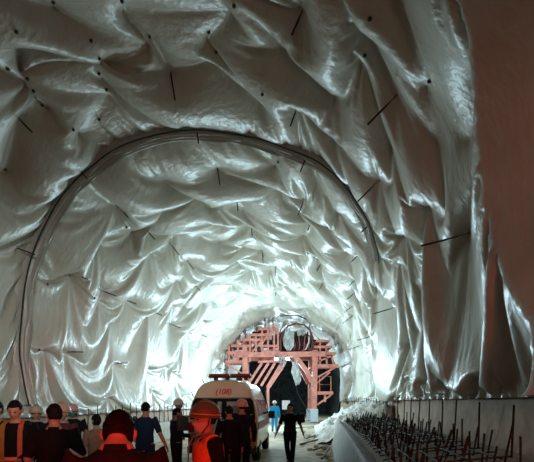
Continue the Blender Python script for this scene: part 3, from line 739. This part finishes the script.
# ------------------------------------------------------------------ people
M_SKIN = mat('skin', (0.42, 0.24, 0.16), 0.55, var=0.06, scale=20)
M_EYE = mat('dark_eye', (0.02, 0.015, 0.012), 0.3)
M_LIP = mat('lips', (0.30, 0.13, 0.10), 0.5)
M_HAIR = mat('black_hair', (0.007, 0.006, 0.006), 0.7, var=0.4, scale=60, bump=0.6, spec=0.15)
M_SHOE = mat('black_boots', (0.02, 0.018, 0.016), 0.6)
def cloth(name, c): return mat(name, c, 0.9, var=0.12, scale=25, bump=0.25, spec=0.15)
C_BLACK = cloth('black_cloth', (0.009, 0.009, 0.010)); C_NAVY = cloth('navy_cloth', (0.010, 0.018, 0.036)); C_DARKBLUE = cloth('dark_blue_cloth', (0.014, 0.030, 0.065))
C_CHAR = cloth('charcoal_cloth', (0.012, 0.013, 0.016)); C_BROWN = cloth('dusty_pink_brown_cloth', (0.30, 0.15, 0.11)); C_CYAN = cloth('bright_blue_coverall', (0.02, 0.36, 0.72))
C_DARKRED = cloth('dark_red_cloth', (0.12, 0.03, 0.03)); C_GREY = cloth('grey_cloth', (0.16, 0.16, 0.16)); C_TEAL = cloth('teal_cloth', (0.05, 0.16, 0.15))
C_ORANGE = cloth('orange_vest', (0.75, 0.20, 0.06)); M_STRIP_Y = mat('yellow_reflective_strip', (0.70, 0.36, 0.08), 0.4); M_STRIP_O = mat('orange_reflective_strip', (0.85, 0.26, 0.16), 0.4)
C_VESTDARK = cloth('dark_rust_vest', (0.10, 0.025, 0.02))
M_MASK = mat('mask_cloth', (0.55, 0.42, 0.40), 0.8)
HEL = {k: mat('helmet_'+k, c, 0.35, var=0.05) for k, c in dict(white=(0.68, 0.66, 0.60), olive=(0.13, 0.12, 0.07), pink=(0.50, 0.22, 0.19), tan=(0.36, 0.30, 0.23), rose=(0.48, 0.29, 0.24)).items()}

def limb(bm, pts, radii, n=12, ax=Vector((1, 0, 0)), round_ends=True):
    """closed tube with elliptical rings; radii (rx, ry), rx along ax"""
    pts = [Vector(p) for p in pts]; radii = [(r, r) if not isinstance(r, tuple) else r for r in radii]
    if round_ends:
        for end in (0, -1):
            d = (pts[end]-pts[1 if end == 0 else -2]).normalized(); r = radii[end]; m = min(r)
            a, b = (pts[end]+d*m*0.5, (r[0]*0.85, r[1]*0.85)), (pts[end]+d*m*0.9, (r[0]*0.4, r[1]*0.4))
            if end == 0: pts = [b[0], a[0]]+pts; radii = [b[1], a[1]]+radii
            else: pts = pts+[a[0], b[0]]; radii = radii+[a[1], b[1]]
    rings = []
    for i, p in enumerate(pts):
        d = (pts[min(i+1, len(pts)-1)]-pts[max(i-1, 0)]).normalized()
        x = ax-d*ax.dot(d)
        if x.length < 0.2: x = Vector((0, 1, 0))-d*d.y
        x.normalize(); y = d.cross(x)
        rings.append([bm.verts.new(p+x*math.cos(2*PI*k/n)*radii[i][0]+y*math.sin(2*PI*k/n)*radii[i][1]) for k in range(n)])
    for A, B in zip(rings[:-1], rings[1:]):
        for k in range(n): bm.faces.new((A[k], A[(k+1) % n], B[(k+1) % n], B[k]))
    bm.faces.new(rings[0][::-1]); bm.faces.new(rings[-1])
def fuse(bm, name, voxel, it=4):
    """melt overlapping closed shells into one continuous surface"""
    bmesh.ops.recalc_face_normals(bm, faces=bm.faces)
    me = bpy.data.meshes.new(name); bm.to_mesh(me); bm.free()
    o = bpy.data.objects.new(name, me); COL.objects.link(o)
    m = o.modifiers.new('r', 'REMESH'); m.mode = 'VOXEL'; m.voxel_size = voxel; m.use_smooth_shade = True
    s = o.modifiers.new('s', 'SMOOTH'); s.iterations = it; s.factor = 0.5
    bpy.context.view_layer.update()
    r = bpy.data.meshes.new_from_object(o.evaluated_get(DG())); bpy.data.objects.remove(o); bpy.data.meshes.remove(me); r.name = name
    return r
def head_shell(bm, M, inflate=0.0, skull_only=False):
    """sculpted head: +Y is the face, origin at the middle of the skull, chin near z=-0.12"""
    nu, nv = 28, 20; rows = []
    for j in range(nv+1):
        t = PI*j/nv; row = []
        for i in range(nu):
            a = 2*PI*i/nu; cx, cy, cz = math.sin(t)*math.cos(a), math.sin(t)*math.sin(a), math.cos(t)
            x, y, z = cx*0.076, cy*0.097, cz*0.118
            if z < 0:                                           # jaw narrows, back of the skull tucks in above the neck
                k = min(1, -z/0.118); x *= 1-0.28*k; y = y*(1-0.10*k)+(0.012*k if y > 0 else 0.030*k)
            if cy > 0.3:
                f = (cy-0.3)/0.7
                y -= 0.006*f*math.exp(-((z-0.0)/0.02)**2)*(1-math.exp(-(x/0.02)**2))*2.0     # eye sockets
                y += 0.022*math.exp(-(x/0.014)**2)*math.exp(-((z+0.028)/0.022)**2)                # nose
                y += 0.006*f*math.exp(-((z-0.026)/0.012)**2)                                    # brow
                y += 0.006*math.exp(-(x/0.024)**2)*math.exp(-((z+0.066)/0.008)**2)                # lips
                y += 0.009*math.exp(-(x/0.022)**2)*math.exp(-((z+0.104)/0.014)**2)                # chin
            k = 1+inflate
            row.append(bm.verts.new(M @ Vector((x*k, y*k, z*k))))
        rows.append(row)
    for A, B in zip(rows[:-1], rows[1:]):
        for i in range(nu): bm.faces.new((A[i], A[(i+1) % nu], B[(i+1) % nu], B[i]))
    bm.faces.new(rows[0]); bm.faces.new(rows[-1][::-1])
    if not skull_only:
        for s in (-1, 1):                                       # ears
            limb(bm, [M @ Vector((s*0.074, -0.010, 0.022)), M @ Vector((s*0.084, -0.018, 0.012)), M @ Vector((s*0.083, -0.016, -0.010)), M @ Vector((s*0.074, -0.006, -0.030))], [0.009, 0.013, 0.012, 0.007], 8)
def hand(bm, wrist, elbow, curl, s):
    d = (wrist-elbow).normalized(); side = Vector((0, 1, 0))-d*d.y
    if side.length < 0.3: side = Vector((1, 0, 0))-d*d.x
    side.normalize(); nrm = d.cross(side)*(-s)                 # palm faces the thigh
    limb(bm, [wrist-d*0.01, wrist+d*0.04, wrist+d*0.085], [(0.026, 0.017), (0.040, 0.018), (0.038, 0.014)], 10, side)
    for f, (o, L) in enumerate(((-0.028, 0.058), (-0.010, 0.072), (0.010, 0.078), (0.028, 0.070))):
        b = wrist+d*0.078+side*o; c1 = d*math.cos(curl*0.5)+nrm*math.sin(curl*0.5); c2 = d*math.cos(curl*1.3)+nrm*math.sin(curl*1.3)
        limb(bm, [b, b+c1*L*0.5, b+c1*L*0.5+c2*L*0.5], [0.0095, 0.009, 0.0075], 7)
    b = wrist+d*0.025+side*0.03; c = (d*0.75+side*0.62+nrm*0.2).normalized()
    limb(bm, [b, b+c*0.035, b+c*0.035+(d*0.95+nrm*0.3).normalized()*0.03], [0.012, 0.011, 0.009], 7)

def make_person(x, y, rz, H, label, top=C_BLACK, legs=C_BLACK, sleeve='long', group=None, pose=None, hair='short', helmet=None, mask=False, vest=None, head_yaw=0.0, head_pitch=0.0, fat=1.0, lean=0.0, voxel=0.011, collar=False, drop=0.0, nape=None, onepiece=False):
    p = dict(eL=(-0.27, -0.03, 1.13), wL=(-0.285, 0.05, 0.87), eR=(0.27, -0.03, 1.13), wR=(0.285, 0.05, 0.87), aL=(-0.11, 0.0, 0.09), aR=(0.11, 0.0, 0.09), kL=None, kR=None, curl=0.5)
    p.update(pose or {})
    V = Vector; k = H/1.72
    root = empty('person', (x, y, 0), rz, label, 'person', group)
    hipL, hipR = V((-0.095, 0, 0.93)), V((0.095, 0, 0.93)); shL, shR = V((-0.185*fat**.5, lean*0.9, 1.425)), V((0.185*fat**.5, lean*0.9, 1.425))
    g = lambda n: V(p[n])
    aL, aR = g('aL'), g('aR')
    kL = g('kL') if p['kL'] else (hipL+aL)/2+V((0, 0.025, 0.01)); kR = g('kR') if p['kR'] else (hipR+aR)/2+V((0, 0.025, 0.01))
    eL, wL, eR, wR = g('eL'), g('wL'), g('eR'), g('wR')
    neck = V((0, lean, 1.47)); hc = V((0, lean*1.15+0.025+drop*0.8, 1.605-drop))
    Mh = Matrix.Translation(hc) @ Euler((head_pitch, 0, head_yaw)).to_matrix().to_4x4()
    S = lambda bm: bmesh.ops.scale(bm, verts=bm.verts, vec=(k, k, k))
    tors = [V((0, 0, 0.90)), V((0, 0.0, 1.02)), V((0, lean*.3, 1.14)), V((0, lean*.6, 1.28)), V((0, lean*.85, 1.39)), V((0, lean, 1.45))]
    tr = [(0.15, 0.10), (0.155*fat, 0.108*fat), (0.145*fat, 0.10*fat), (0.165*fat, 0.112*fat), (0.165*fat, 0.10), (0.09, 0.065)]
    # ---- one continuous body
    bm = BM()
    limb(bm, tors, tr, 16)
    limb(bm, [V((0, lean*.9, 1.43)), neck+V((0, 0.010, 0.02)), hc+V((0, 0.004, -0.055))], [(0.064, 0.06), (0.054, 0.052), (0.052, 0.052)], 12)
    head_shell(bm, Mh)
    for sh, e, wq, s in ((shL, eL, wL, -1), (shR, eR, wR, 1)):
        limb(bm, [V((s*0.10, lean*.9, 1.40)), sh, (sh+e)/2, e, (e*0.6+wq*0.4), wq], [0.058, 0.058, 0.046, 0.040, 0.039, 0.027], 12)
        hand(bm, wq, e, p['curl'], s)
    for h, kn, an, s in ((hipL, kL, aL, -1), (hipR, kR, aR, 1)):
        limb(bm, [h+V((0, 0, 0.03)), (h+kn)/2, kn, kn*0.6+an*0.4+V((0, -0.012, 0)), an], [0.085, 0.070, 0.052, 0.052, 0.036], 12)
        limb(bm, [an+V((0, -0.035, -0.05)), an+V((0, 0.03, -0.05)), an+V((0, 0.12, -0.062)), an+V((0, 0.17, -0.068))], [(0.033, 0.032), (0.038, 0.034), (0.042, 0.024), (0.030, 0.015)], 10, V((1, 0, 0)))
    S(bm); me = fuse(bm, 'body', voxel, 2)
    body = link_mesh('body', me, [M_SKIN, M_EYE, M_LIP], root, smooth=True)
    MI = (Matrix.Scale(k, 4) @ Mh).inverted()
    for f in me.polygons:
        c = MI @ f.center
        if c.y > 0.06:
            if abs(abs(c.x)-0.031) < 0.013 and abs(c.z-0.002) < 0.0065: f.material_index = 1
            elif abs(c.x) < 0.024 and abs(c.z+0.066) < 0.007: f.material_index = 2
    def garment(name, bm, m, vox=None, it=3, parent=None):
        S(bm); return link_mesh(name, fuse(bm, name, vox or max(voxel, 0.010), it), m, parent or root, smooth=True)
    # ---- trousers, boots, top
    e_ = 0.016
    bm = BM(); limb(bm, [V((0, 0, 0.84)), V((0, 0, 0.95)), V((0, 0.0, 1.04))], [(0.15, 0.11), (0.165, 0.122), (0.158*fat, 0.115*fat)], 16, round_ends=False)
    for h, kn, an in ((hipL, kL, aL), (hipR, kR, aR)):
        limb(bm, [h+V((0, 0, 0.02)), (h+kn)/2, kn, kn*0.5+an*0.5, an+V((0, -0.01, 0.0))], [0.103, 0.090, 0.074, 0.070, 0.064], 14, round_ends=False)
    garment('trousers', bm, legs)
    for an in (aL, aR):
        bm = BM(); limb(bm, [an+V((0, -0.045, -0.045)), an+V((0, 0.03, -0.045)), an+V((0, 0.12, -0.056)), an+V((0, 0.19, -0.062))], [(0.042, 0.044), (0.047, 0.044), (0.052, 0.033), (0.040, 0.026)], 12)
        limb(bm, [an+V((0, -0.02, -0.03)), an+V((0, -0.01, 0.06))], [0.05, 0.05], 12, round_ends=False)
        S(bm); mn = min(v.co.z for v in bm.verts)
        for v in bm.verts: v.co.z = max(v.co.z, 0.002)
        link_mesh('boot', fuse(bm, 'boot', 0.010, 1), M_SHOE, root, smooth=True)
    bm = BM(); tt = [(a+e_+0.004, b+e_+0.006) for a, b in tr]; tt[-1] = (0.085, 0.075)
    limb(bm, [V((0, 0, 0.86 if not onepiece else 0.95))]+tors[1:-1]+[V((0, lean*.97, 1.455))], [(0.172*fat, 0.125*fat)]+tt[1:-1]+[(0.088, 0.078)], 18, round_ends=False)
    for sh, e, wq, s in ((shL, eL, wL, -1), (shR, eR, wR, 1)):
        pts = [V((s*0.09, lean*.9, 1.40)), sh+V((0, 0, -0.005)), (sh+e)/2]; rd = [0.074, 0.074, 0.062]
        if sleeve == 'long': pts += [e, (e+wq)/2, wq-(wq-e).normalized()*0.015]; rd += [0.058, 0.053, 0.043]
        else: pts += [sh*0.08+e*0.92]; rd += [0.056]
        limb(bm, pts, rd, 14, round_ends=False)
    shirt = garment('coverall_top' if onepiece else 'shirt', bm, top, it=4)
    # collar
    if collar:
        bm = BM(); limb(bm, [V((0, lean*.98, 1.44)), V((0, lean*1.0+0.004, 1.478))], [(0.082, 0.076), (0.069, 0.068)], 16, round_ends=False); S(bm)
        bmesh.ops.delete(bm, geom=[f for f in bm.faces if len(f.verts) > 4], context='FACES'); bmesh.ops.solidify(bm, geom=bm.faces[:], thickness=0.006)
        obj('collar', bm, top, root, smooth=True)
    MK = Matrix.Scale(k, 4) @ Mh
    # ---- hair
    if hair:
        bm = BM(); head_shell(bm, MK, 0.09, True)
        inv = MK.inverted()
        low = nape if nape else {'short': -0.035, 'long': -0.12}[hair]
        def keep(c):
            if c.z > 0.062: return True
            if c.y > 0.045: return c.z > 0.055
            if c.y > 0.0: return c.z > 0.02
            return c.z > low+0.03*max(0, (c.y+0.05)/0.05)
        bmesh.ops.subdivide_edges(bm, edges=bm.edges[:], cuts=1)
        dead = [f for f in bm.faces if not keep(inv @ f.calc_center_median())]
        bmesh.ops.delete(bm, geom=dead, context='FACES')
        rr = random.Random(int(x*100))
        for v in bm.verts:
            c = inv @ v.co
            if c.z > 0.03: v.co += (v.co-MK @ V((0, 0, 0))).normalized()*rr.uniform(0.0, 0.007)*k
        bmesh.ops.solidify(bm, geom=bm.faces[:], thickness=-0.02)
        obj('hair', bm, M_HAIR, root, smooth=True)
    # ---- safety helmet with brim, ridge, strap
    if helmet:
        prof = [(0.0, 0.158), (0.03, 0.155), (0.06, 0.146), (0.09, 0.124), (0.112, 0.09), (0.122, 0.05), (0.124, 0.022), (0.138, 0.012), (0.139, 0.006), (0.120, 0.008), (0.112, 0.02), (0.110, 0.05), (0.09, 0.10), (0.05, 0.135), (0.0, 0.145)]
        MH = MK @ Matrix.Translation((0, 0.0, 0.012)) @ Matrix.Rotation(0.06, 4, 'X')
        bm = BM(); add_lathe(bm, prof, 32)
        for v in bm.verts:
            v.co.y *= 1.10
            if v.co.z < 0.02 and v.co.y > 0.05: v.co.y += 0.030*(v.co.y-0.05)/0.10; v.co.z -= 0.006
        bmesh.ops.transform(bm, matrix=MH, verts=bm.verts); bmesh.ops.recalc_face_normals(bm, faces=bm.faces)
        hl = obj('helmet', bm, HEL[helmet], root, smooth=True)
        bm = BM(); add_tube(bm, [MH @ V((0, 0.13*math.cos(a)*1.0, 0.02+0.142*math.sin(a))) for a in np.linspace(0.15, PI-0.15, 14)], 0.009*k, 7); obj('ridge', bm, HEL[helmet], hl, smooth=True)
        bm = BM(); add_tube(bm, [MH @ V((0.127*math.cos(a), 0.139*math.sin(a), 0.034)) for a in np.linspace(0, 2*PI, 28)[:-1]], 0.006*k, 6, True); obj('band', bm, M_STRIP_Y if helmet == 'olive' else HEL[helmet], hl, smooth=True)
        for s in (-1, 1):
            bm = BM(); add_tube(bm, [MH @ V((s*0.105, -0.01, 0.015)), MK @ V((s*0.079, 0.0, -0.05)), MK @ V((s*0.045, 0.045, -0.12))], 0.005, 6); obj('chin_strap', bm, M_PLB, hl)
    if mask:
        bm = BM(); head_shell(bm, MK, 0.06, True); inv = MK.inverted()
        bmesh.ops.delete(bm, geom=[f for f in bm.faces if not ((c := inv @ f.calc_center_median()).y > -0.005 and -0.125 < c.z < -0.012)], context='FACES')
        mo = obj('face_mask', bm, M_MASK if mask is True else mask, root, smooth=True).modifiers.new('s', 'SOLIDIFY'); mo.thickness = 0.006; mo.use_even_offset = False
    if vest:
        vm, strips = vest
        bm = BM(); limb(bm, [V((0, 0, 0.90))]+tors[1:-1]+[V((0, lean*.97, 1.435))], [(0.185*fat, 0.138*fat)]+[(a+0.030, b+0.032) for a, b in tr[1:-1]]+[(0.098, 0.085)], 18, round_ends=False)
        for s in (-1, 1): limb(bm, [V((s*0.06, lean*.9, 1.40)), V((s*0.165, lean*.9, 1.405))], [0.085, 0.08], 12, round_ends=False)
        vs = garment('vest', bm, vm, it=3)
        for s, m in strips:
            bm = BM(); fr = []
            for z, yy in ((1.49, 0.02), (1.44, 0.115), (1.36, 0.15), (1.2, 0.158), (1.05, 0.16), (0.93, 0.16)):
                q = V((s*(0.10 if z < 1.46 else 0.085), yy*fat+lean*(z-0.9)/0.55, z)); fr.append(q)
            for w0 in (-0.026, 0.026): pass
            A = [bm.verts.new((q+V((-0.028, 0, 0)))*k) for q in fr]; B = [bm.verts.new((q+V((0.028, 0, 0)))*k) for q in fr]
            for i in range(len(A)-1): bm.faces.new((A[i], A[i+1], B[i+1], B[i]))
            bmesh.ops.solidify(bm, geom=bm.faces[:], thickness=0.012); obj('reflective_strip', bm, m, vs)
        bm = BM(); add_tube(bm, [V((0.19*fat*math.cos(a), 0.15*fat*math.sin(a), 1.03))*k for a in np.linspace(0, 2*PI, 30)[:-1]], 0.014, 6, True)
        for v in bm.verts: v.co.z = 1.03*k+(v.co.z-1.03*k)*2.0
        obj('waist_strip', bm, strips[0][1] if strips else vm, vs, smooth=True)
    return root
def pxy(px, d): return (px-267)/F_PX*d
WALK = dict(aL=(-0.10, 0.26, 0.10), kL=(-0.10, 0.22, 0.53), aR=(0.10, -0.24, 0.13), kR=(0.09, 0.06, 0.50))
AWAY, TOWARD = 0.0, PI
# (built facing +Y, i.e. away from the viewer)
make_person(pxy(-3, 5.6), 5.6, TOWARD-0.4, 1.66, 'dark haired person at the far left edge in an orange and dark vest', C_TEAL, C_BLACK, vest=(C_ORANGE, []), voxel=0.013)
make_person(pxy(16, 5.3), 5.3, TOWARD+0.15, 1.66, 'dark haired person in black facing the viewer, wearing a vest with orange strips', C_BLACK, C_BLACK, vest=(C_BLACK, [(-1, M_STRIP_O), (1, M_STRIP_Y)]), head_pitch=-0.25, pose=dict(eL=(-.24, .02, 1.12), wL=(-.12, .24, 1.02), eR=(.24, .02, 1.12), wR=(.14, .24, 1.0)))
make_person(pxy(36, 7.8), 7.8, TOWARD+0.6, 1.55, 'person in a tan hard hat behind the man in the black polo shirt', C_BLACK, C_BLACK, hair=None, helmet='tan', voxel=0.013)
make_person(pxy(54, 4.6), 4.6, 0.35, 1.62, 'bareheaded person in a black polo shirt seen from behind, second row on the left', C_BLACK, C_BLACK, sleeve='short', head_yaw=0.35, collar=True, fat=1.06, pose=dict(eL=(-.26, .0, 1.14), wL=(-.18, .20, 0.98), eR=(.29, .02, 1.13), wR=(.24, .20, 0.93)))
make_person(pxy(63, 6.4), 6.4, TOWARD-0.3, 1.60, 'person in a reddish hard hat half hidden by the man in the black polo shirt', C_DARKRED, C_BLACK, hair=None, helmet='rose', voxel=0.013)
make_person(pxy(73, 8.6), 8.6, TOWARD+0.2, 1.57, 'masked person in a dusty rose hard hat and black top facing the viewer', C_BLACK, C_CHAR, sleeve='short', hair=None, helmet='rose', mask=C_TEAL, voxel=0.012)
make_person(pxy(97, 7.0), 7.0, 0.9, 1.45, 'shorter dark haired person in a brownish pink top with black trousers', C_BROWN, C_BLACK, sleeve='short', hair='long', voxel=0.012)
make_person(pxy(116.5, 2.2), 2.2, 0.2, 1.68, 'bareheaded person nearest the viewer, black hair and red lit neck from behind', C_CHAR, C_BLACK, sleeve='short', collar=True, voxel=0.008, drop=0.085, head_pitch=-0.2, nape=-0.075)
make_person(pxy(145, 8.0), 8.0, -0.25, 1.635, 'bareheaded person in dark blue shirt and trousers walking toward the left wall', C_DARKBLUE, C_DARKBLUE, sleeve='short', voxel=0.009, pose=dict(WALK, eR=(0.31, 0.0, 1.15), wR=(0.40, 0.05, 0.93), eL=(-0.30, 0.03, 1.16), wL=(-0.27, 0.16, 0.95), aL=(-0.13, 0.12, 0.10), kL=(-0.12, 0.12, 0.52), aR=(0.13, -0.12, 0.11), kR=(0.11, 0.03, 0.50)))
make_person(pxy(176, 9.0), 9.0, -1.0, 1.52, 'dark haired person standing sideways left of the ambulance, red sleeve badge', C_NAVY, C_CHAR, voxel=0.011, pose=dict(eL=(-.27, .03, 1.14), wL=(-.20, .26, 1.10), eR=(.27, .03, 1.14), wR=(.20, .26, 1.10)))
make_person(pxy(177.5, 11.2), 11.2, -1.1, 1.68, 'person in a white hard hat behind the person with the red sleeve badge', C_GREY, C_CHAR, hair=None, helmet='white', voxel=0.012)
make_person(pxy(208, 3.8), 3.8, 2.0, 1.61, 'masked person in an olive hard hat before the ambulance, lit red', C_BLACK, C_BLACK, hair='short', helmet='olive', mask=True, vest=(C_ORANGE, [(-1, M_STRIP_O), (1, M_STRIP_Y)]), voxel=0.008)
make_person(pxy(229.5, 8.4), 8.4, 0.3, 1.57, 'bareheaded person in dark clothes between two hard hats behind the ambulance', C_NAVY, C_BLACK, voxel=0.012)
make_person(pxy(242, 8.9), 8.9, 0.45, 1.66, 'person in a pinkish red hard hat and navy jacket behind the ambulance', C_NAVY, C_BLACK, hair='short', helmet='pink', voxel=0.011)
make_person(pxy(274.5, 25), 25.0, 0.0, 1.68, 'person in bright blue coveralls with a white hard hat standing beyond the ambulance', C_CYAN, C_CYAN, hair=None, helmet='white', onepiece=True, voxel=0.014, fat=1.12)
make_person(pxy(290, 11.8), 11.8, TOWARD-0.1, 1.60, 'person in dark clothes walking in the open beside the ambulance with a black bag', C_BLACK, C_NAVY, sleeve='short', voxel=0.010, pose=dict(WALK, eL=(-0.29, -0.02, 1.13), wL=(-0.38, 0.03, 0.86), eR=(0.29, 0.0, 1.13), wR=(0.39, 0.10, 0.87), aL=(-0.06, 0.20, 0.10), kL=(-0.09, 0.17, 0.52), aR=(0.05, -0.22, 0.15), kR=(0.08, 0.04, 0.50)))
# ------------------------------------------------------------------ loose things on the ground
M_BAG = mat('black_bag_cloth', (0.015, 0.015, 0.018), 0.8, bump=0.3)
b = empty('shoulder_bag', (pxy(301, 11.9), 11.9, 1.12), 0.2, 'black bag hanging at the side of the person walking beside the ambulance', 'bag')
bm = BM(); add_box(bm, (0, 0, 0.1), (0.20, 0.16, 0.24), bev=0.04); obj('bag_body', bm, M_BAG, b, smooth=True)
bm = BM(); add_box(bm, (0, -0.085, 0.13), (0.17, 0.02, 0.14), bev=0.01); obj('flap', bm, M_BAG, b)
bm = BM(); add_tube(bm, [(-0.09, 0, 0.2), (-0.15, 0.0, 0.30), (-0.2, 0, 0.33)], 0.012, 6); obj('strap', bm, M_BAG, b)
f = empty('folder', (pxy(184, 8.9), 8.75, 1.14), 0.3, 'black folder held out by the person with the red sleeve badge', 'folder')
bm = BM(); add_box(bm, (0, 0, 0.1), (0.22, 0.03, 0.30), bev=0.006); obj('cover', bm, M_BAG, f)
bm = BM(); add_box(bm, (0, -0.018, 0.1), (0.2, 0.008, 0.28)); obj('paper_block', bm, M_PLB, f)
sg = empty('sign_board', (pxy(286, 23.0), 23.0, 0), 0, 'small white board on a dark post behind the walking person', 'sign')
bm = BM(); add_box(bm, (0, 0, 1.50), (0.40, 0.03, 0.46), bev=0.01); obj('board', bm, M_WHITEP, sg)
bm = BM(); add_tube(bm, [(0, 0.03, 0), (0, 0.03, 1.6)], 0.025, 8); obj('post', bm, M_PLB, sg)
bm = BM(); add_lathe(bm, [(0, 0), (0.22, 0), (0.2, 0.05), (0.03, 0.06), (0, 0.06)], 16); obj('base', bm, M_PLB, sg)
# rubble bank along the right foot of the wall beyond the kerb
M_RUB = mat('pale_rubble', (0.42, 0.39, 0.36), 0.9, scale=5, bump=0.9, col2=(0.62, 0.60, 0.58))
ny, nx = 90, 34; yy = np.linspace(17.6, 33, ny); LL = np.linspace(-0.6, 2.75, nx)
H_ = np.zeros((ny, nx, 3)); nz = smooth_noise((ny, nx), (30, 12), 41)*0.16+smooth_noise((ny, nx), (60, 24), 42)*0.07
ramp = np.clip((LL+0.5)/2.6, 0, 1)[None]**1.2*1.5*np.clip((yy-17.3)/1.5, 0.6, 1)[:, None]*np.clip((33.2-yy)/4, 0, 1)[:, None]
H_[:, :, 0] = lat(LL[None], yy[:, None]); H_[:, :, 1] = yy[:, None]; H_[:, :, 2] = np.where(ramp > 0.01, ramp+nz*np.clip(ramp*3, 0, 1), -0.05)
H_ = H_[:, ::-1]
tag(link_mesh('rubble_bank', grid_mesh(H_, 'rubble_bank'), M_RUB, smooth=False), 'bank of pale rubble heaped against the right wall beyond the kerb', 'rubble', kind='stuff')
rr = random.Random(17)
def rock(px, py, sz, lab, grp=None, m=None, hide=False):
    d = EYE*F_PX/(py-402.0); bm = BM(); bmesh.ops.create_icosphere(bm, subdivisions=2, radius=1)
    sx, sy, sz_ = sz*rr.uniform(.8, 1.3), sz*rr.uniform(.7, 1.1), sz*rr.uniform(.45, .7)
    for v in bm.verts:
        n = v.co.normalized(); h = math.sin(n.x*3.1+px)*math.cos(n.y*3.7+py)+0.5*math.sin(n.z*6+px); v.co = Vector((n.x*sx, n.y*sy, n.z*sz_))*(1+0.16*h)
    tag(obj('stone', bm, m or M_RUB, loc=(pxy(px, d), d, sz_*0.5)), lab, 'stone', grp)
for (px, py, s) in ((308, 436, .14), (313, 441, .12), (318, 437, .17), (322, 443, .15), (327, 440, .2), (325, 449, .14), (331, 436, .2), (304, 432, .12), (316, 447, .10), (320, 455, .12), (327, 457, .13), (310, 450, .08), (299, 428, .12), (329, 431, .22), (321, 431, .2), (333, 428, .25)):
    rock(px, py, s, 'pale broken stone on the ground between the walking person and the kerb', 'stones beside the kerb')
M_STICK = mat('dark_scrap_timber', (0.06, 0.045, 0.03), 0.85)
for k, (a, c, lab) in enumerate([((300, 446), (326, 439), 'longest'), ((314, 452), (330, 446), 'lower'), ((306, 440), (318, 436), 'upper'), ((322, 461), (329, 450), 'bottommost')]):
    def gp2(q): d = EYE*F_PX/(q[1]-402.0); return Vector((pxy(q[0], d), d, 0.07))
    bm = BM(); add_bar(bm, gp2(a), gp2(c), 0.06, 0.05); tag(obj('scrap_timber', bm, M_STICK), f'{lab} dark timber stick lying among the stones beside the kerb', 'timber', 'timber sticks by the kerb')
# pale hose lying across the far ground
M_HOSEW = mat('pale_hose', (0.62, 0.62, 0.60), 0.5)
bm = BM(); add_tube(bm, [(pxy(px, d), d, 0.09) for px, d in ((284, 29), (290, 28.3), (297, 27.8), (305, 28.2), (313, 29.5))], 0.08, 8)
tag(obj('hose', bm, M_HOSEW, smooth=True), 'thick pale hose lying on the ground in front of the gantry', 'hose')
def lamp(name, kind, loc, energy, col, size=0.3, aim=None, spot=None, blend=0.5):
    l = bpy.data.lights.new(name, kind); l.energy = energy; l.color = col
    if kind == 'AREA': l.size = size
    else: l.shadow_soft_size = size
    if kind == 'SPOT': l.spot_size = spot; l.spot_blend = blend
    o = bpy.data.objects.new(name, l); COL.objects.link(o); o.location = loc
    if aim is not None: o.rotation_euler = (Vector(aim)-Vector(loc)).to_track_quat('-Z', 'Y').to_euler()
    return o
FL = (0.58, 0.88, 1.0)
lamp('flood_light', 'POINT', (-0.3, 29, 3.0), 2000, FL, 0.3)
lamp('wall_fill', 'POINT', (-1.0, 19.3, 2.5), 430, (0.72, 0.95, 1.0), 0.3)  # unseen fill added beyond the ambulance to brighten the left wall
lamp('gantry_lamp_and_fill', 'SPOT', (1.15, 36.1, 5.1), 1000, FL, 0.2, aim=(0, 20, 3.5), spot=2.0)
lamp('gantry_lamp_and_fill', 'POINT', (2.0, 44.5, 4.3), 1500, FL, 0.4)  # unseen fill added behind the gantry to brighten the sheet there
lamp('fill_behind_viewer', 'POINT', (-0.5, -6, 2.6), 200, (1.0, 0.56, 0.40), 0.5)  # warm light of the vehicle behind the viewer
lamp('beacon_light', 'SPOT', (0.5, -1.2, 1.25), 600, (1.0, 0.015, 0.012), 0.12, aim=(-0.78, 3.2, 1.37), spot=0.52, blend=0.5)
lamp('beacon_light', 'SPOT', (0.3, -1.2, 1.3), 90, (1.0, 0.02, 0.015), 0.12, aim=(-2.4, 4.5, 0.85), spot=0.5, blend=0.6)
lamp('beacon_light', 'SPOT', (1.2, -1.5, 2.2), 300, (1.0, 0.17, 0.11), 0.2, aim=(3.4, 6.5, 2.2), spot=1.15, blend=0.9)
lamp('fill_behind_viewer', 'SPOT', (1.6, -5, 4.2), 3600, (0.92, 0.97, 0.90), 0.4, aim=(-6.4, 14.5, 2.7), spot=0.46, blend=1.0)  # added unseen spot, set high to brighten the near left wall
lamp('fill_behind_viewer', 'SPOT', (0.8, -5, 2.3), 1500, (1.0, 0.93, 0.74), 0.1, aim=(-1.2, 11.7, 2.0), spot=0.12, blend=0.8)  # added narrow unseen spot that lifts the rear of the ambulance
